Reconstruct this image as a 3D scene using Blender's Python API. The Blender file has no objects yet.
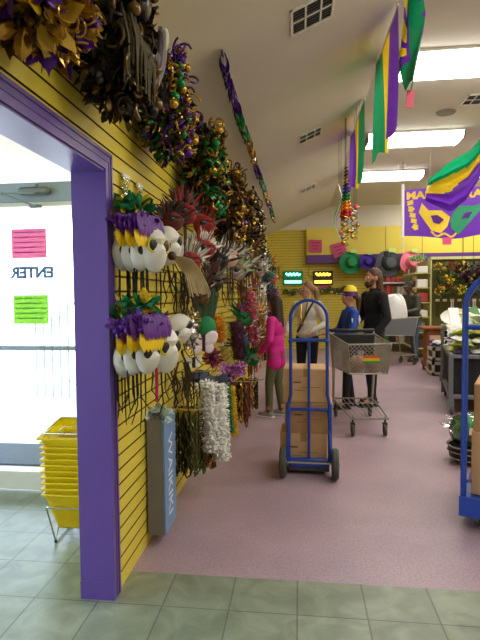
import bpy, math, random
from mathutils import Vector, Matrix, Euler
PI = math.pi
rnd = random.Random(7)
scene = bpy.context.scene
COL = scene.collection

# ---------------------------------------------------------------- camera
FPX = 500.0; YAW = math.radians(6.8); PITCH = math.radians(2.75); ROLL = math.radians(0.5)
EYE = Vector((0, 0, 1.5))
fw = Vector((-math.sin(YAW) * math.cos(PITCH), math.cos(YAW) * math.cos(PITCH), -math.sin(PITCH)))
rt0 = Vector((math.cos(YAW), math.sin(YAW), 0)); up0 = rt0.cross(fw)
rt = rt0 * math.cos(ROLL) - up0 * math.sin(ROLL); up = rt0 * math.sin(ROLL) + up0 * math.cos(ROLL)
cd = bpy.data.cameras.new('camera'); cam = bpy.data.objects.new('camera', cd); COL.objects.link(cam)
cd.sensor_fit = 'VERTICAL'; cd.sensor_height = 36; cd.lens = 36 * FPX / 640; cd.clip_start = 0.05
m = Matrix((rt, up, -fw)).transposed().to_4x4(); m.translation = EYE
cam.matrix_world = m
scene.camera = cam

def ray(px, py): return fw + rt * ((px - 240) / FPX) + up * ((320 - py) / FPX)
def hit(px, py, ax, v):
    d = ray(px, py); return EYE + d * ((v - EYE[ax]) / d[ax])
WX = -0.92                                   # face of the left wall
def on_wall(px, py, off=0.0): return hit(px, py, 0, WX + off)
def on_floor(px, py, z=0.0): return hit(px, py, 2, z)
def at_y(px, py, y): return hit(px, py, 1, y)
def at_z(px, py, z): return hit(px, py, 2, z)

# ---------------------------------------------------------------- light and exposure
scene.view_settings.view_transform = 'Standard'
scene.view_settings.look = 'None'
scene.view_settings.gamma = 1.0
scene.view_settings.use_curve_mapping = False
scene.view_settings.exposure = 0.06
W = bpy.data.worlds.new('sky'); scene.world = W; W.use_nodes = True
bg = W.node_tree.nodes['Background']; bg.inputs[0].default_value = (0.66, 0.83, 1.0, 1); bg.inputs[1].default_value = 9.5
LAMP = 13.0
sd = bpy.data.lights.new('sun', 'SUN'); sd.energy = 9.0; sd.angle = 0.05; sd.color = (1, 0.97, 0.92)
sun = bpy.data.objects.new('sun', sd); COL.objects.link(sun); sun.rotation_euler = (math.radians(38), 0, math.radians(25))

# ---------------------------------------------------------------- materials
def lin(h):
    h = h.lstrip('#'); out = []
    for i in (0, 2, 4):
        c = int(h[i:i + 2], 16) / 255
        out.append(c / 12.92 if c <= 0.04045 else ((c + 0.055) / 1.055) ** 2.4)
    return (*out, 1)
MATS = {}
def mat(name, col, rough=0.6, metal=0.0, var=0.12, scale=14.0, bump=0.0, emit=0.0, trans=0.0, sheen=0.0, spec=0.5):
    if name in MATS: return MATS[name]
    M = bpy.data.materials.new(name); M.use_nodes = True; nt = M.node_tree; N = nt.nodes; L = nt.links
    b = N['Principled BSDF']; c = lin(col)
    b.inputs['Roughness'].default_value = rough; b.inputs['Metallic'].default_value = metal
    b.inputs['Specular IOR Level'].default_value = spec
    tc = N.new('ShaderNodeTexCoord'); nz = N.new('ShaderNodeTexNoise'); nz.inputs['Scale'].default_value = scale
    nz.inputs['Detail'].default_value = 4; L.new(tc.outputs['Object'], nz.inputs['Vector'])
    mx = N.new('ShaderNodeMix'); mx.data_type = 'RGBA'
    mx.inputs[6].default_value = tuple(max(0, x * (1 - var)) for x in c[:3]) + (1,)
    mx.inputs[7].default_value = tuple(min(1, x * (1 + var)) for x in c[:3]) + (1,)
    L.new(nz.outputs[0], mx.inputs[0]); L.new(mx.outputs[2], b.inputs['Base Color'])
    if bump:
        bp = N.new('ShaderNodeBump'); bp.inputs['Strength'].default_value = bump; bp.inputs['Distance'].default_value = 0.01
        L.new(nz.outputs[0], bp.inputs['Height']); L.new(bp.outputs[0], b.inputs['Normal'])
    if emit:
        b.inputs['Emission Color'].default_value = c; b.inputs['Emission Strength'].default_value = emit
    if trans:
        t = N.new('ShaderNodeBsdfTranslucent'); L.new(mx.outputs[2], t.inputs[0])
        ms = N.new('ShaderNodeMixShader'); ms.inputs[0].default_value = trans
        L.new(b.outputs[0], ms.inputs[1]); L.new(t.outputs[0], ms.inputs[2]); L.new(ms.outputs[0], N['Material Output'].inputs[0])
    MATS[name] = M; return M

def glassy(name, tint=(1, 1, 1, 1), gl=0.08, rough=0.03):
    M = bpy.data.materials.new(name); M.use_nodes = True; nt = M.node_tree; N = nt.nodes; L = nt.links
    N.remove(N['Principled BSDF'])
    t = N.new('ShaderNodeBsdfTransparent'); t.inputs[0].default_value = tint
    g = N.new('ShaderNodeBsdfGlossy'); g.inputs['Roughness'].default_value = rough
    fr = N.new('ShaderNodeFresnel'); fr.inputs[0].default_value = 1.45
    ad = N.new('ShaderNodeMath'); ad.operation = 'ADD'; ad.inputs[1].default_value = gl - 0.04; ad.use_clamp = True
    L.new(fr.outputs[0], ad.inputs[0])
    ms = N.new('ShaderNodeMixShader'); L.new(ad.outputs[0], ms.inputs[0]); L.new(t.outputs[0], ms.inputs[1]); L.new(g.outputs[0], ms.inputs[2])
    L.new(ms.outputs[0], N['Material Output'].inputs[0]); MATS[name] = M; return M

def tile_material():
    M = bpy.data.materials.new('grey_green_tile'); M.use_nodes = True; nt = M.node_tree; N = nt.nodes; L = nt.links
    b = N['Principled BSDF']; tc = N.new('ShaderNodeTexCoord')
    mp = N.new('ShaderNodeMapping'); mp.inputs['Location'].default_value = (0.341, 0.313, 0)
    br = N.new('ShaderNodeTexBrick'); br.offset = 0; br.squash = 1
    br.inputs['Scale'].default_value = 1; br.inputs['Brick Width'].default_value = 0.326; br.inputs['Row Height'].default_value = 0.326
    br.inputs['Mortar Size'].default_value = 0.0045; br.inputs['Mortar Smooth'].default_value = 0.2
    br.inputs['Color1'].default_value = lin('7e8674'); br.inputs['Color2'].default_value = lin('8c9381'); br.inputs['Mortar'].default_value = lin('66685e')
    L.new(tc.outputs['Object'], mp.inputs[0]); L.new(mp.outputs[0], br.inputs[0])
    nz = N.new('ShaderNodeTexNoise'); nz.inputs['Scale'].default_value = 6; nz.inputs['Detail'].default_value = 8; nz.inputs['Distortion'].default_value = 1.2
    L.new(tc.outputs['Object'], nz.inputs[0])
    rp = N.new('ShaderNodeValToRGB'); rp.color_ramp.elements[0].position = .35; rp.color_ramp.elements[0].color = (.74, .76, .74, 1)
    rp.color_ramp.elements[1].position = .68; rp.color_ramp.elements[1].color = (1.12, 1.12, 1.1, 1); L.new(nz.outputs[0], rp.inputs[0])
    mx = N.new('ShaderNodeMix'); mx.data_type = 'RGBA'; mx.blend_type = 'MULTIPLY'; mx.inputs[0].default_value = 1
    L.new(br.outputs[0], mx.inputs[6]); L.new(rp.outputs[0], mx.inputs[7]); L.new(mx.outputs[2], b.inputs['Base Color'])
    b.inputs['Roughness'].default_value = 0.36
    bp = N.new('ShaderNodeBump'); bp.inputs['Strength'].default_value = 0.35; bp.inputs['Distance'].default_value = 0.004
    sb = N.new('ShaderNodeMath'); sb.operation = 'SUBTRACT'; L.new(nz.outputs[0], sb.inputs[0]); L.new(br.outputs[1], sb.inputs[1])
    L.new(sb.outputs[0], bp.inputs['Height']); L.new(bp.outputs[0], b.inputs['Normal'])
    MATS[M.name] = M; return M

def vinyl_material():
    M = bpy.data.materials.new('speckled_mauve_vinyl'); M.use_nodes = True; nt = M.node_tree; N = nt.nodes; L = nt.links
    b = N['Principled BSDF']; tc = N.new('ShaderNodeTexCoord')
    n1 = N.new('ShaderNodeTexNoise'); n1.inputs['Scale'].default_value = 70; n1.inputs['Detail'].default_value = 6
    n2 = N.new('ShaderNodeTexNoise'); n2.inputs['Scale'].default_value = 1.6; n2.inputs['Detail'].default_value = 5
    L.new(tc.outputs['Object'], n1.inputs[0]); L.new(tc.outputs['Object'], n2.inputs[0])
    rp = N.new('ShaderNodeValToRGB'); e = rp.color_ramp.elements
    e[0].position = .36; e[0].color = lin('9e8593'); e[1].position = .62; e[1].color = lin('af99a6')
    L.new(n1.outputs[0], rp.inputs[0])
    r2 = N.new('ShaderNodeValToRGB'); f = r2.color_ramp.elements
    f[0].position = .3; f[0].color = (.84, .84, .86, 1); f[1].position = .7; f[1].color = (1.08, 1.06, 1.04, 1)
    L.new(n2.outputs[0], r2.inputs[0])
    mx = N.new('ShaderNodeMix'); mx.data_type = 'RGBA'; mx.blend_type = 'MULTIPLY'; mx.inputs[0].default_value = 1
    L.new(rp.outputs[0], mx.inputs[6]); L.new(r2.outputs[0], mx.inputs[7]); L.new(mx.outputs[2], b.inputs['Base Color'])
    b.inputs['Roughness'].default_value = 0.42
    MATS[M.name] = M; return M

# ---------------------------------------------------------------- mesh builder
class MB:
    def __init__(s): s.v = []; s.f = []; s.m = []
    def add(s, vs, fs, k=0):
        o = len(s.v); s.v += [tuple(v) for v in vs]; s.f += [tuple(o + i for i in f) for f in fs]; s.m += [k] * len(fs); return s
    def box(s, c, d, rot=None, k=0):
        hx, hy, hz = d[0] / 2, d[1] / 2, d[2] / 2
        vs = [Vector((x, y, z)) for x in (-hx, hx) for y in (-hy, hy) for z in (-hz, hz)]
        if rot is not None: vs = [rot @ v for v in vs]
        c = Vector(c); vs = [v + c for v in vs]
        return s.add(vs, [(0, 1, 3, 2), (4, 6, 7, 5), (0, 4, 5, 1), (2, 3, 7, 6), (0, 2, 6, 4), (1, 5, 7, 3)], k)
    def b2(s, a, b, k=0):
        return s.box([(a[i] + b[i]) / 2 for i in range(3)], [abs(b[i] - a[i]) for i in range(3)], None, k)
    def bevbox(s, c, d, r=0.01, rot=None, k=0):
        hx, hy, hz = d[0] / 2, d[1] / 2, d[2] / 2; vs = []; fs = []
        r = min(r, hx * .9, hy * .9, hz * .9)
        rings = [(-hz, r), (-hz + r, 0), (hz - r, 0), (hz, r)]
        for z, q in rings:
            a, b = hx - q, hy - q; t = r if q == 0 else r * .4
            vs += [(-a + t, -b, z), (a - t, -b, z), (a, -b + t, z), (a, b - t, z), (a - t, b, z), (-a + t, b, z), (-a, b - t, z), (-a, -b + t, z)]
        for i in range(3):
            for j in range(8): fs.append((i * 8 + j, i * 8 + (j + 1) % 8, i * 8 + 8 + (j + 1) % 8, i * 8 + 8 + j))
        fs.append(tuple(reversed(range(8)))); fs.append(tuple(range(24, 32)))
        vs = [Vector(v) for v in vs]
        if rot is not None: vs = [rot @ v for v in vs]
        c = Vector(c); return s.add([v + c for v in vs], fs, k)
    def tube(s, pts, r, n=6, closed=False, k=0, cap=True):
        pts = [Vector(p) for p in pts]; N = len(pts)
        rs = r if isinstance(r, (list, tuple)) else [r] * N
        vs = []; fs = []; ref = None
        for i, p in enumerate(pts):
            if closed: t = pts[(i + 1) % N] - pts[i - 1]
            else: t = pts[min(i + 1, N - 1)] - pts[max(i - 1, 0)]
            if t.length < 1e-9: t = Vector((0, 0, 1))
            t.normalize()
            if ref is None: ref = Vector((0, 0, 1)) if abs(t.z) < .9 else Vector((1, 0, 0))
            a = t.cross(ref)
            if a.length < 1e-4: a = t.orthogonal()
            a.normalize(); b = a.cross(t).normalized(); ref = b
            for j in range(n):
                q = 2 * PI * j / n; vs.append(p + (a * math.cos(q) + b * math.sin(q)) * rs[i])
        for i in range(N if closed else N - 1):
            o, e = i * n, ((i + 1) % N) * n
            for j in range(n): fs.append((o + j, o + (j + 1) % n, e + (j + 1) % n, e + j))
        if cap and not closed: fs.append(tuple(reversed(range(n)))); fs.append(tuple((N - 1) * n + j for j in range(n)))
        return s.add(vs, fs, k)
    def sphere(s, c, r, nu=10, nv=7, rot=None, k=0):
        if not isinstance(r, (tuple, list)): r = (r, r, r)
        vs = [Vector((0, 0, -r[2]))]; fs = []
        for i in range(1, nv):
            a = -PI / 2 + PI * i / nv
            for j in range(nu):
                q = 2 * PI * j / nu; vs.append(Vector((r[0] * math.cos(a) * math.cos(q), r[1] * math.cos(a) * math.sin(q), r[2] * math.sin(a))))
        vs.append(Vector((0, 0, r[2])))
        for j in range(nu): fs.append((0, 1 + (j + 1) % nu, 1 + j))
        for i in range(nv - 2):
            for j in range(nu): fs.append((1 + i * nu + j, 1 + i * nu + (j + 1) % nu, 1 + (i + 1) * nu + (j + 1) % nu, 1 + (i + 1) * nu + j))
        L = len(vs) - 1; o = 1 + (nv - 2) * nu
        for j in range(nu): fs.append((L, o + j, o + (j + 1) % nu))
        if rot is not None: vs = [rot @ v for v in vs]
        c = Vector(c); return s.add([v + c for v in vs], fs, k)
    def lathe(s, prof, n=20, c=(0, 0, 0), rot=None, k=0, sy=1.0):
        vs = []; fs = []
        for (r, z) in prof:
            for j in range(n):
                q = 2 * PI * j / n; vs.append(Vector((r * math.cos(q), r * sy * math.sin(q), z)))
        for i in range(len(prof) - 1):
            for j in range(n): fs.append((i * n + j, i * n + (j + 1) % n, (i + 1) * n + (j + 1) % n, (i + 1) * n + j))
        if rot is not None: vs = [rot @ v for v in vs]
        c = Vector(c); return s.add([v + c for v in vs], fs, k)
    def grid(s, fn, nu, nv, k=None):
        vs = [fn(i / nu, j / nv) for i in range(nu + 1) for j in range(nv + 1)]; o = len(s.v)
        s.v += [tuple(v) for v in vs]
        for i in range(nu):
            for j in range(nv):
                a = o + i * (nv + 1) + j; s.f.append((a, a + nv + 1, a + nv + 2, a + 1)); s.m.append(k(i / nu, j / nv) if k else 0)
        return s
    def leaf(s, p, d, n, L, w, bend=0.3, k=0, seg=3):
        """a bent leaf or foil strip from p along d, with face normal n"""
        d = Vector(d).normalized(); n = Vector(n); n = (n - d * n.dot(d))
        n = n.normalized() if n.length > 1e-4 else d.orthogonal().normalized()
        sd_ = d.cross(n); vs = []; fs = []
        for i in range(seg + 1):
            t = i / seg; c = Vector(p) + d * (L * t) + n * (L * bend * t * t)
            ww = w * (0.35 + 1.3 * t * (1 - t) * 2 if t < 1 else 0.08)
            vs += [c - sd_ * ww / 2, c + n * ww * .18, c + sd_ * ww / 2]
        for i in range(seg):
            for j in range(2): fs.append((i * 3 + j, i * 3 + j + 1, i * 3 + j + 4, i * 3 + j + 3))
        return s.add(vs, fs, k)
    def tuft(s, c, R, n, L, w, seed=0, k=(0,), bend=.3, fill=.5, down=0.0):
        q = random.Random(seed); c = Vector(c)
        if not isinstance(R, (tuple, list)): R = (R, R, R)
        for _ in range(n):
            d = Vector((q.gauss(0, 1), q.gauss(0, 1), q.gauss(0, 1))).normalized()
            t = fill + (1 - fill) * q.random()
            p = c + Vector((d.x * R[0], d.y * R[1], d.z * R[2])) * t
            dd = (d + Vector((q.gauss(0, .45), q.gauss(0, .45), q.gauss(0, .45) - down))).normalized()
            s.leaf(p, dd, (q.gauss(0, 1), q.gauss(0, 1), q.gauss(0, 1)), L * q.uniform(.6, 1.2), w * q.uniform(.7, 1.2), q.uniform(-bend, bend), q.choice(k))
        return s
    def build(s, name, mats, parent=None, smooth=True, loc=None, rot=None):
        me = bpy.data.meshes.new(name); me.from_pydata(s.v, [], s.f)
        if not isinstance(mats, (list, tuple)): mats = [mats]
        for mm in mats: me.materials.append(mm)
        me.polygons.foreach_set('material_index', s.m)
        if smooth: me.polygons.foreach_set('use_smooth', [True] * len(s.f))
        me.validate(); me.update()
        if smooth:
            try: me.set_sharp_from_angle(angle=math.radians(38))
            except Exception: pass
        o = bpy.data.objects.new(name, me); COL.objects.link(o)
        if parent is not None: o.parent = parent
        if loc is not None: o.location = loc
        if rot is not None: o.rotation_euler = rot
        return o

def tag(o, label, cat, group=None, kind=None):
    o['label'] = label; o['category'] = cat
    if group: o['group'] = group
    if kind: o['kind'] = kind
    return o
def thing(name, label, cat, loc=(0, 0, 0), rz=0.0, group=None, rot=None):
    o = bpy.data.objects.new(name, None); COL.objects.link(o); o.empty_display_size = .05
    o.location = loc; o.rotation_euler = rot if rot else (0, 0, rz); return tag(o, label, cat, group)
def struct(o): o['kind'] = 'structure'; return o
def children(o): return [c for c in COL.objects if c.parent == o]
def copy_tree(o, loc=None, rz=None, label=None, group=None):
    c = o.copy(); COL.objects.link(c)
    for ch in children(o):
        d = ch.copy(); COL.objects.link(d); d.parent = c
        for g in children(ch):
            e = g.copy(); COL.objects.link(e); e.parent = d
    if loc is not None: c.location = loc
    if rz is not None: c.rotation_euler[2] = rz
    if label: c['label'] = label
    if group: c['group'] = group
    return c
def text(name, body, size, m_, parent, loc, rot=(PI / 2, 0, 0), ext=0.001, align='CENTER', sx=1.0, bold=0.0):
    cu = bpy.data.curves.new(name, 'FONT'); cu.body = body; cu.size = size; cu.extrude = ext
    cu.align_x = align; cu.align_y = 'CENTER'; cu.resolution_u = 3; cu.offset = bold
    t = bpy.data.objects.new(name, cu); COL.objects.link(t)
    bpy.context.view_layer.update()
    me = bpy.data.meshes.new_from_object(t.evaluated_get(bpy.context.evaluated_depsgraph_get()))
    bpy.data.objects.remove(t); me.materials.clear(); me.materials.append(m_)
    if sx != 1.0:
        for v in me.vertices: v.co.x *= sx
        if sx < 0: me.flip_normals()
    o = bpy.data.objects.new(name, me); COL.objects.link(o); o.location = loc; o.rotation_euler = rot
    if parent is not None: o.parent = parent
    return o
def arc(cx, cz, r, a0, a1, n, y=0.0):
    return [(cx + r * math.cos(a0 + (a1 - a0) * i / n), y, cz + r * math.sin(a0 + (a1 - a0) * i / n)) for i in range(n + 1)]
def smoothline(pts, n=5):
    """Catmull-Rom through pts"""
    P = [Vector(p) for p in pts]; out = []
    for i in range(len(P) - 1):
        a = P[max(i - 1, 0)]; b = P[i]; c = P[i + 1]; d = P[min(i + 2, len(P) - 1)]
        for j in range(n):
            t = j / n; out.append(.5 * ((2 * b) + (c - a) * t + (2 * a - 5 * b + 4 * c - d) * t * t + (3 * b - a - 3 * c + d) * t ** 3))
    out.append(P[-1]); return out

# colours
YEL = mat('yellow_wall_paint', 'dac648', .5, var=.06, scale=3)
GRV = mat('dark_groove', '5c4318', .8)
PUR = mat('purple_paint', '64489c', .33, var=.1, scale=5)
PUR2 = mat('purple_stripe_paint', '5a2a78', .5)
CEI = mat('ceiling_plaster', 'd8d3ca', .9, var=.04, scale=2)
WHT = mat('white_enamel', 'e6e4dd', .45, var=.04)
ALU = mat('aluminium', '9eabba', .4, .6, var=.05)
CHR = mat('chrome_wire', 'b9bcbe', .25, .9, var=.05)
BLK = mat('black_plastic', '141416', .5)
DRK = mat('dark_cloth', '17151c', .85)
BRD = mat('brown_card', 'cfa67a', .8, var=.08, scale=20)
BLU = mat('blue_frame_paint', '1f45a8', .35, var=.08)
RUB = mat('grey_rubber', '4b4c4a', .75)
TYEL = mat('yellow_plastic', 'ecd010', .28, var=.04, spec=.6, trans=.18)
FY = mat('yellow_foil', 'd9b010', .35, .35, var=.25, scale=30)
FG = mat('green_foil', '0d7a3c', .3, .4, var=.3, scale=30)
FP = mat('purple_foil', '4c1c86', .3, .4, var=.3, scale=30)
FGO = mat('gold_foil', 'b8903a', .25, .75, var=.3, scale=30)
FBR = mat('bronze_foil', '6e5530', .32, .6, var=.35, scale=30)
FDK = mat('dark_brown_foil', '241b12', .4, .5, var=.4, scale=30)
SIL = mat('silver_foil', 'b4b0a4', .25, .85, var=.2, scale=30)
FBE = mat('beige_raffia', 'a8946e', .8, var=.2)
SATG = mat('green_satin', '128a5c', .4, trans=.5, var=.1)
SATY = mat('yellow_satin', 'f0cc18', .4, trans=.5, var=.1)
SATP = mat('purple_satin', '6a30b0', .4, trans=.5, var=.1)
MWH = mat('mask_white', 'ddd9d4', .4, var=.05)
PINK = mat('pink_card', 'f07cb4', .6, trans=.6)
RED = mat('red_velvet', '8c1a1c', .7)
GREENF = mat('green_felt', '0f7a46', .8)
ORG = mat('orange_feather', 'e08a14', .7)
MAG = mat('magenta_cloth', 'c8187c', .6)
PLV = mat('violet_petals', 'b060b8', .7)
NAVY = mat('navy_cloth', '17203f', .8)
# ================================================================ THE SETTING
TILE = tile_material(); VIN = vinyl_material(); GLASS = glassy('door_glass'); CLEAR = glassy('clear_plastic', (.93, .97, .95, 1), .16, .15)
YB = 14.2; XR = 7.2; YF = -2.2; ZL = 3.2; XC = 0.83; ZC = 3.95; TB = 0.155; YE = 2.58; YS = 3.62
b = MB(); b.b2((-4.2, YF, -.1), (WX - TB, YS, 0)); b.b2((WX - TB, YF, -.1), (XR, YE, 0)); struct(b.build('floor', TILE, smooth=False))
b = MB(); b.b2((WX - TB, YE, -.1), (XR, YB + .1, 0)); struct(b.build('floor', VIN, smooth=False))

def slat_extrude(b, a, c, z0, z1, nrm, depth=.011, pitch=.0762, gap=.010, k0=0, k1=1):
    """slatwall face from ground point a to c, facing nrm, grooves real"""
    a = Vector((a[0], a[1], 0)); c = Vector((c[0], c[1], 0)); nrm = Vector(nrm)
    zs = [z0]; prof = []
    n0 = math.ceil((z0 + .002) / pitch); z = z0; segs = []
    q = n0 * pitch
    while q < z1 - gap:
        segs.append((z, q, 0)); segs.append((q, min(q + gap, z1), 1)); z = min(q + gap, z1); q += pitch
    if z < z1: segs.append((z, z1, 0))
    Z = Vector((0, 0, 1))
    for (u, v, g) in segs:
        if not g: b.add([a + Z * u, c + Z * u, c + Z * v, a + Z * v], [(0, 1, 2, 3)], k0)
        else:
            d = -nrm * depth
            b.add([a + Z * u, c + Z * u, c + Z * u + d, a + Z * u + d, a + Z * v, c + Z * v, c + Z * v + d, a + Z * v + d],
                  [(0, 1, 2, 3), (3, 2, 6, 7), (4, 5, 6, 7)], k1)
OY0, OY1, OZ = 0.42, 2.335, 2.12
b = MB(); nx = (1, 0, 0)
slat_extrude(b, (WX, OY1), (WX, YB), 0, ZL, nx); slat_extrude(b, (WX, OY0), (WX, OY1), OZ, ZL, nx); slat_extrude(b, (WX, YF), (WX, OY0), 0, ZL, nx)
e = .011
b.b2((WX - TB, OY1, 0), (WX - e, YB, ZL + .12), 0); b.b2((WX - TB, OY0, OZ), (WX - e, OY1, ZL + .12), 0); b.b2((WX - TB, YF, 0), (WX - e, OY0, ZL + .12), 0)
struct(b.build('wall_left', [YEL, GRV], smooth=False))
# back wall: yellow slatwall below, plaster gable above, smooth boxed fascia to the right
b = MB(); slat_extrude(b, (WX, YB), (XR, YB), 0, 3.34, (0, -1, 0))
b.b2((WX, YB + .011, 0), (XR, YB + .15, 3.34), 0); b.b2((WX - .1, YB, 3.34), (XR, YB + .15, ZC + .1), 2)
struct(b.build('wall_back', [YEL, GRV, CEI], smooth=False))
b = MB(); b.b2((.2, YB - .3, 2.60), (XR, YB, 3.34), 0)
for x in (1.15, 2.3, 3.25, 4.3, 5.4): b.b2((x, YB - .304, 2.60), (x + .012, YB - .3, 3.34), 1)
b.b2((.2, YB - .32, 2.38), (XR, YB, 2.60), 2)
struct(b.build('trim_2', [YEL, GRV, PUR2], smooth=False))
b = MB(); b.b2((XR, YF, 0), (XR + .1, YB, ZC + .1)); struct(b.build('wall_right', YEL, smooth=False))
b = MB(); b.b2((-4.2, YF - .1, 0), (XR, YF, ZC + .1)); struct(b.build('wall_front', CEI, smooth=False))
b = MB()   # ceiling: a slope rising from the left wall to a flat field
P = [(WX - .1, ZL - .0426), (XC, ZC), (XR + .1, ZC), (XR + .1, ZC + .12), (XC, ZC + .12), (WX - .1, ZL + .08)]
vs = [(x, y, z) for y in (YF - .1, YB + .1) for x, z in P]
b.add(vs, [(0, 1, 7, 6), (1, 2, 8, 7), (2, 3, 9, 8), (3, 4, 10, 9), (4, 5, 11, 10), (5, 0, 6, 11), (0, 5, 4, 1), (1, 4, 3, 2), (6, 7, 10, 11), (7, 8, 9, 10)])
struct(b.build('ceiling', CEI, smooth=False))
b = MB(); b.b2((-4.2, YF, 2.92), (WX - TB, YS + .05, 3.0)); struct(b.build('ceiling', WHT, smooth=False))
b = MB(); b.b2((-4.3, YF, 0), (-4.2, YS, .12)); b.b2((-4.3, YF, 2.6), (-4.2, YS, 3.0)); b.b2((-4.3, YF, .12), (-4.2, YF + .3, 2.6)); b.b2((-4.3, YS - .1, .12), (-4.2, YS, 2.6)); struct(b.build('wall_left', WHT, smooth=False))
b = MB(); b.b2((-4.254, YF + .3, .12), (-4.246, YS - .1, 2.6)); w2_ = struct(b.build('added_window', GLASS, smooth=False))  # unseen glazing added to let daylight onto the door jamb
for y_ in (-.6, .8, 2.2):
    b = MB(); b.b2((-4.29, y_ - .03, .12), (-4.21, y_ + .03, 2.6)); b.build('mullion', ALU, w2_, False)
# purple door casing round the opening into the vestibule
b = MB()
def casing(b, a0, a1, z0, z1): b.b2((WX, a0, z0), (WX + .008, a1, z1))
casing(b, OY1 - .02, OY1 + .055, 0, OZ + .07); casing(b, OY0 - .055, OY0 + .02, 0, OZ + .07); casing(b, OY0 + .02, OY1 - .02, OZ - .01, OZ + .07)
for w, t in ((.018, .013),):
    b.b2((WX, OY1 + .041, 0), (WX + t, OY1 + .057, OZ + .072)); b.b2((WX, OY0 - .057, 0), (WX + t, OY0 - .041, OZ + .072)); b.b2((WX, OY0 - .057, OZ + .056), (WX + t, OY1 + .057, OZ + .072))
    b.b2((WX, OY1 + .015, 0), (WX + .011, OY1 + .025, OZ + .035)); b.b2((WX, OY0 - .025, OZ + .025), (WX + .011, OY1 + .025, OZ + .035))
b.b2((WX - TB - .012, OY1 - .02, 0), (WX, OY1, OZ)); b.b2((WX - TB - .012, OY0, 0), (WX, OY0 + .02, OZ)); b.b2((WX - TB - .012, OY0 + .02, OZ - .02), (WX, OY1 - .02, OZ))
b.b2((WX - TB - .012, OY1 - .024, 0), (WX + .009, OY1 - .02, .09))
struct(b.build('trim_1', PUR, smooth=False))

# ---- storefront with the entrance door
b = MB()
FX = [(-4.2, -4.14), (-2.79, -2.73), (-1.53, -1.47), (WX - TB - .06, WX - TB)]
for a, c in FX: b.b2((a, YS - .05, 0), (c, YS + .05, 2.92))
b.b2((-4.14, YS - .05, 2.22), (WX - TB - .06, YS + .05, 2.36)); b.b2((-4.14, YS - .05, 2.84), (WX - TB - .06, YS + .05, 2.92))
for a, c in ((-4.14, -2.79), (-1.47, WX - TB - .06)): b.b2((a, YS - .05, 0), (c, YS + .05, .12)); 
struct(b.build('window_1', ALU, smooth=False))
w = COL.objects['window_1']
b = MB()
for a, c, z0, z1 in ((-4.14, -2.79, .12, 2.24), (-1.47, WX - TB - .06, .12, 2.24), (-4.14, WX - TB - .06, 2.36, 2.84)): b.b2((a, YS - .004, z0), (c, YS + .004, z1))
b.build('pane', GLASS, w, False)
b = MB(); DX0, DX1 = -2.72, -1.54
for a, c in ((DX0, DX0 + .05), (DX1 - .05, DX1)): b.b2((a, YS - .022, .01), (c, YS + .022, 2.22))
b.b2((DX0 + .05, YS - .022, .01), (DX1 - .05, YS + .022, .15)); b.b2((DX0 + .05, YS - .022, 2.19), (DX1 - .05, YS + .022, 2.22))
d = struct(b.build('door_1', WHT, smooth=False))
b = MB(); b.b2((DX0 + .05, YS - .004, .15), (DX1 - .05, YS + .004, 2.19)); b.build('pane', GLASS, d, False)
b = MB(); b.bevbox(((DX0 + DX1) / 2, YS - .06, 1.12), (1.08, .022, .035), .006)
for x in (DX0 + .1, DX1 - .1): b.box((x, YS - .035, 1.12), (.03, .05, .03))
b.build('push_bar', ALU, d, False)
CL = mat('closer_grey', '84888c', .4, .5)
t = thing('door_closer', 'dark grey hydraulic closer with folding arm on the header above the entrance door', 'door closer', (-1.95, YS - .05, 2.29))
b = MB(); b.bevbox((0, -.03, .0), (.24, .055, .055), .015); b.tube([(.02, -.03, .02), (.02, -.03, .05)], .014, 8); b.build('closer_body', CL, t)
b = MB(); b.tube([(.02, -.06, -.02), (-.20, -.12, -.03)], .007, 5); b.tube([(-.20, -.12, -.03), (.0, -.02, -.11)], .007, 5); b.sphere((-.2, -.12, -.03), .013); b.build('closer_arm', ALU, t)
b = MB(); b.box((.0, -.012, -.11), (.09, .02, .025)); b.build('arm_bracket', CL, t, False)
# posters and lettering on the glass
def poster(px0, py0, px1, py1, m_, label, seed):
    a = at_y(px0, py0, YS - .008); c = at_y(px1, py1, YS - .008)
    t = thing('poster', label, 'poster', ((a.x + c.x) / 2, YS - .008, (a.z + c.z) / 2))
    w_, h_ = abs(c.x - a.x), abs(a.z - c.z)
    q = MB(); q.grid(lambda u, v: ((u - .5) * w_, .002 * math.sin(u * 6), (v - .5) * h_), 8, 6); q.build('sheet', m_, t, False)
    r_ = random.Random(seed); fm = mat('faded_print', 'd868a4', .8, trans=.6) if seed == 1 else mat('faded_green_print', '8fcc50', .8, trans=.6)
    for i in range(5):
        q = MB()
        z = h_ * (.38 - i * .17); x = -w_ * .42
        while x < w_ * .36:
            l = r_.uniform(.015, .05); q.box((x + l / 2, -.0012, z), (l + .008, .0006, h_ * (.03 + .03 * r_.random()))); x += l + .008
        q.build('faded_writing_line', fm, t, False)
poster(11, 229, 47, 258, PINK, 'pink paper poster taped to the entrance glass above the ENTER lettering', 1)
poster(13, 295, 49, 324, mat('lime_paper', '9be052', .6, trans=.6), 'lime green paper poster taped to the glass below the ENTER lettering', 2)
a = at_y(31.5, 273, YS - .006)
ent = text('window_lettering', 'ENTER', .115, mat('grey_vinyl_letters', '8f9cb8', .5, trans=.75), None, (a.x, YS + .006, a.z), sx=-1.0, bold=.006)
tag(ent, 'grey-blue ENTER lettering on the door glass reading mirrored from inside', 'lettering')

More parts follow.
